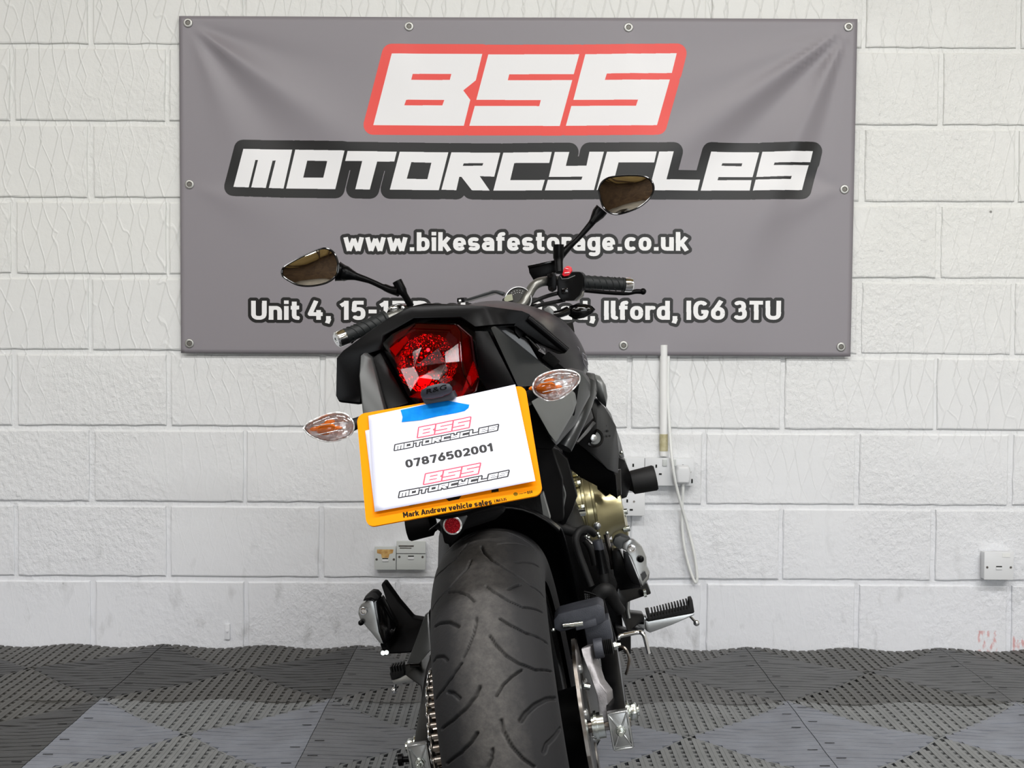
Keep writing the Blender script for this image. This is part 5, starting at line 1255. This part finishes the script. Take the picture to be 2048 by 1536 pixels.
mirror([(564,546),(566,538),(575,530),(602,515),(638,499),(655,497.5),(668,506),(675,522),(677,538),(671,553),(652,566),(622,572),(597,570),(578,561),(567,553)], .80, (628, 538),
       [(676,543,.825),(687,546,.825),(693,547,.82),(712,553,.82),(740,562,.815),(764,573,.81),(770,575,.81),(782,580,.805),(797,583,.80)], [.022, .0175, .016, .0085, .006, .006, .0078, .0085, .011],
       [(794,562,.80),(804,582,.80),(809,590,.80),(822,612,.81)], [.0105, .0105, .0072, .007], (.02, -1, .03))

# ---- instruments, headlamp, forks, front wheel
ic = Q(1037, 600, .98)
ins = part(MB().lathe(ic, (0, -1, .25), [(-.03, .026), (0, .030), (.004, .0305), (.004, .0285), (.001, .028)], 40, cap=False), 'tachometer', 'gloss')
part(MB().lathe(ic, (0, -1, .25), [(.0002, .028), (.0008, .0278)], 40), 'dial_face', 'screen', ins)
a_, u_, v_ = frame_of((0, -1, .25))
mb = MB()
for k in range(15):
    t = R(-30 + k * 17); d = u_ * math.cos(t) + v_ * math.sin(t); d = Vector((math.cos(t), 0, 0)) + v_ * math.sin(t) * (1 if v_.z > 0 else -1)
    for r in (.022, .017): mb.ball(ic + a_ * .002 + d * r, .0009, 8)
part(mb, 'dial_marks', 'white', ins)
part(MB().tube([ic + a_ * .0024 + Vector((-.012, 0, -.008)), ic + a_ * .0024 + Vector((.014, 0, -.003))], .0009, 6, sub=1), 'needle', 'white', ins)
part(MB().prism(QL([(1008,598),(1013,590),(1024,588),(1026,600),(1010,604)], .972), (0, .004, 0)), 'display', 'lcd', ins)
part(MB().prism(QL([(922,601,1.02),(985,580,1.02),(994,580,1.02),(1010,584,1.02),(1006,592,1.02),(990,586,1.02),(935,602,1.02)]), (0, .06, 0)), 'screen_cowl', 'grey', bevel=.003)
part(MB().prism(QL([(914,596,.9),(928,595,.9),(929,604,.9),(914,605,.9)]), (0, .03, 0)), 'switch_block', 'satin', bevel=.002)
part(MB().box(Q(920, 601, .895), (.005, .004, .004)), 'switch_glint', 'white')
part(MB().dome([Vector((.02 + .10 * math.cos(t * math.pi / 12), 1.02, .86 + .085 * math.sin(t * math.pi / 12))) for t in range(24)], (0, .12, -.02), rings=6), 'headlamp', 'gloss')
part(MB().loft([[Vector((x * k, y, z)) for x, z in ((-.03, .74), (.03, .74), (.03, .86), (-.03, .86))] for y, k in ((.82, 1.6), (1.06, 1))]), 'steering_head', 'frame', bevel=.004)
# front indicator, right, seen from behind
part(MB().tube(QL([(1096,631,1.02),(1118,628,1.03),(1136,621,1.04)]), [.009, .009, .010], 12).dome(QL([(1133,622),(1140,612),(1156,607),(1172,608),(1184,612),(1191,619),(1184,628),(1168,636),(1150,639),(1138,632)], 1.05), (0, -.016, 0), rings=6), 'front_indicator', 'gloss')
part(MB().prism(QL([(1086,618,.98),(1098,612,.98),(1108,622,.98),(1106,634,.98),(1094,626,.98)]), (0, .02, 0)), 'indicator_mount', 'lgrey', bevel=.003)
part(MB().tube(QL([(806,640,.95),(770,650,.96)]), .009, 10).dome([mir(p) + Vector((0, -.12, -.06)) for p in QL([(1133,622),(1140,612),(1156,607),(1172,608),(1184,612),(1191,619),(1184,628),(1168,636),(1150,639),(1138,632)], 1.05)], (0, -.016, 0), rings=6), 'front_indicator', 'gloss')
AX = Vector((-.075, 1.37, .30)); SA = R(26)
fw = bpy.data.objects.new('front_wheel', None); col.objects.link(fw); fw.parent = bike; fw.location = AX; fw.rotation_euler = (0, 0, SA)
mb = MB(); ringp = []
for i in range(72):
    t = 2 * math.pi * i / 72; rg = []
    for k in range(17):
        p = R(-115 + 230 * k / 16); r = .298 - .052 + .052 * math.cos(p); rg.append(Vector((.058 * math.sin(p), -r * math.cos(t), r * math.sin(t))))
    ringp.append(rg)
ringp.append(ringp[0]); mb.loft(ringp, closed=False, cap=False); part(mb, 'front_tyre', tm, fw)
wheel('front_rim', (0, 0, 0), .048, fw)
for s in (-1, 1):
    part(MB().lathe(Vector((s * .06, 0, 0)), (1, 0, 0), [(0, .09), (0, .149), (.004, .149), (.004, .09)], 48, cap=False), 'front_disc', 'steel', fw)
    part(MB().tube([(s * .095, 0, .0), (s * .095, -.10, .22)], .024, 14, sub=1).tube([(s * .095, -.10, .22), (s * .095, -.28, .62)], .0205, 14, sub=1), 'fork_leg', 'engine', fw)
part(MB().box((0, -.285, .615), (.25, .075, .028)).box((0, -.20, .43), (.25, .075, .03)).tube([(0, -.20, .43), (0, -.285, .615)], .026, 14, sub=1).box((0, -.30, .655), (.09, .035, .06)), 'fork_yoke', 'frame', fw, bevel=.004)
rows = []
for i in range(20):
    th = R(55 + i * 5); row = []
    for k in range(9):
        t = (k - 4) / 4; rr_ = .325 - .03 * abs(t) ** 2.5; row.append(Vector((.07 * t, -rr_ * math.cos(th), rr_ * math.sin(th))))
    rows.append(row)
o = part(MB().loft(rows, closed=False, cap=False), 'front_mudguard', 'gloss', fw); so = o.modifiers.new('t', 'SOLIDIFY'); so.thickness = .003
part(MB().box((0, .98, .62), (.34, .03, .22)), 'radiator', 'engine', bevel=.004)
# exhaust under the engine and side stand on the left
part(MB().tube([(.10, .95, .50), (.10, .98, .35), (.08, .80, .22), (.06, .55, .20), (.06, .35, .20)], [.022, .022, .028, .05, .045], 16), 'exhaust', 'engine')
part(MB().tube([(-.13, .50, .26), (-.20, .47, .12), (-.262, .45, -.0455)], [.011, .011, .010], 12, sub=2), 'side_stand', 'frame')
part(MB().box((-.262, .45, -.045), (.06, .05, .008), Matrix.Rotation(R(10.5), 3, 'Y')), 'stand_foot', 'frame', bevel=.002)

# ================================================================== papers and tape on the plate (things of their own)
def to_world(p): return BIKE @ p
PC = [(738, 833), (1032, 773), (1073, 968), (752, 1027)]
iw, ih = 1500, 1000; rq = Raster(iw, ih); Hq = homography(PC, [(0, 0), (iw, 0), (iw, ih), (0, ih)]); qa = np.empty((ih, iw, 3), np.float32); qa[:] = s3(216, 218, 238)
def affine(src, dst):
    A = np.c_[np.array(src, float), np.ones(len(src))]; X = np.linalg.lstsq(A, np.array(dst, float), rcond=None)[0]; return lambda P_: np.c_[np.asarray(P_, float), np.ones(len(P_))] @ X
sq = iw / 300
for dst in ([(789,907),(1001,848),(836,878),(946,834)], [(798,1001),(1023,942),(849,975),(966,926)]):
    af = affine([(448,401),(1645,284),(730,272),(1370,88)], dst); f2 = lambda P_: hmap(Hq, af(P_))
    for lg, colr in ((LOGO1, s3(206, 70, 94)), (LOGO2, s3(14, 14, 20))):
        m_ = draw_logo(rq, lg, f2); out = rq.dilate(m_, 2.3 * sq)
        # thin the white faces a touch so the hairline gaps keep their ink
        inner = ~rq.dilate(~m_, 2.6 if lg is LOGO1 else 1.7)
        qa[out] = colr; qa[inner & m_] = s3(232, 234, 248)
qa[seg_text(rq, Hq, '07876502001', (816, 938), (988, 904), 16, 3.6)] = s3(12, 12, 16)
M['paper'] = image_mat('printed_paper', qa, .6)
M['plain'] = mat('plain_paper', (226, 228, 242), .6)
def paper(name, PC_, lift, mt, curl, **t):
    n = 16; vs = []; uv = []; Hc = homography([(0, 0), (1, 0), (1, 1), (0, 1)], PC_)
    for j in range(n + 1):
        for i in range(n + 1):
            u, v = i / n, j / n; x, y = hmap(Hc, [(u, v)])[0]
            off = lift + curl * (u ** 2 * (v - .45) ** 2 * 3 + (v > .0) * v ** 2 * .6 * (1 - .4 * u))
            # point on the plane parallel to the plate at this lift, seen at the same place
            p = on_plate(x, y, 0); vs.append(to_world(p + nrm * off)); uv.append((u, 1 - v))
    fs = [(j * (n + 1) + i, (j + 1) * (n + 1) + i, (j + 1) * (n + 1) + i + 1, j * (n + 1) + i + 1) for j in range(n) for i in range(n)]
    base = vs[n * (n + 1)].copy(); o = uvmesh(name, [v - base for v in vs], fs, uv, mt); o.location = base
    so = o.modifiers.new('t', 'SOLIDIFY'); so.thickness = .0003; so.offset = 0
    for k, v in t.items(): o[k] = v
    return o
paper('printed_sheet', PC, .0022, M['paper'], .006, label='white sheet printed with a phone number and two logos, taped over the yellow plate', category='paper sheet')
paper('paper_sheet', [(731, 862), (1020, 800), (1069, 962), (751, 1023)], .0010, M['plain'], .004, label='plain white sheet whose left edge shows beneath the printed sheet on the plate', category='paper sheet')
TP = [(804, 822), (850, 812), (900, 803), (943, 797), (943, 806), (940, 818), (932, 824), (915, 828), (880, 834), (845, 842), (806, 846), (808, 836)]
tape = MB().prism([to_world(on_plate(x, y, .0034)) for x, y in TP], to_world(on_plate(870, 820, .0031)) - to_world(on_plate(870, 820, .0034))).build('adhesive_tape', mat('blue_masking_tape', (0, 118, 214), .7, spec=.1, bump=(90, .6, .002), vary=(60, (14, 134, 218))), label='strip of blue masking tape holding the printed sheet to the plate top', category='tape')
bb = to_world(on_plate(806, 846, .003)); rebase(tape, bb)
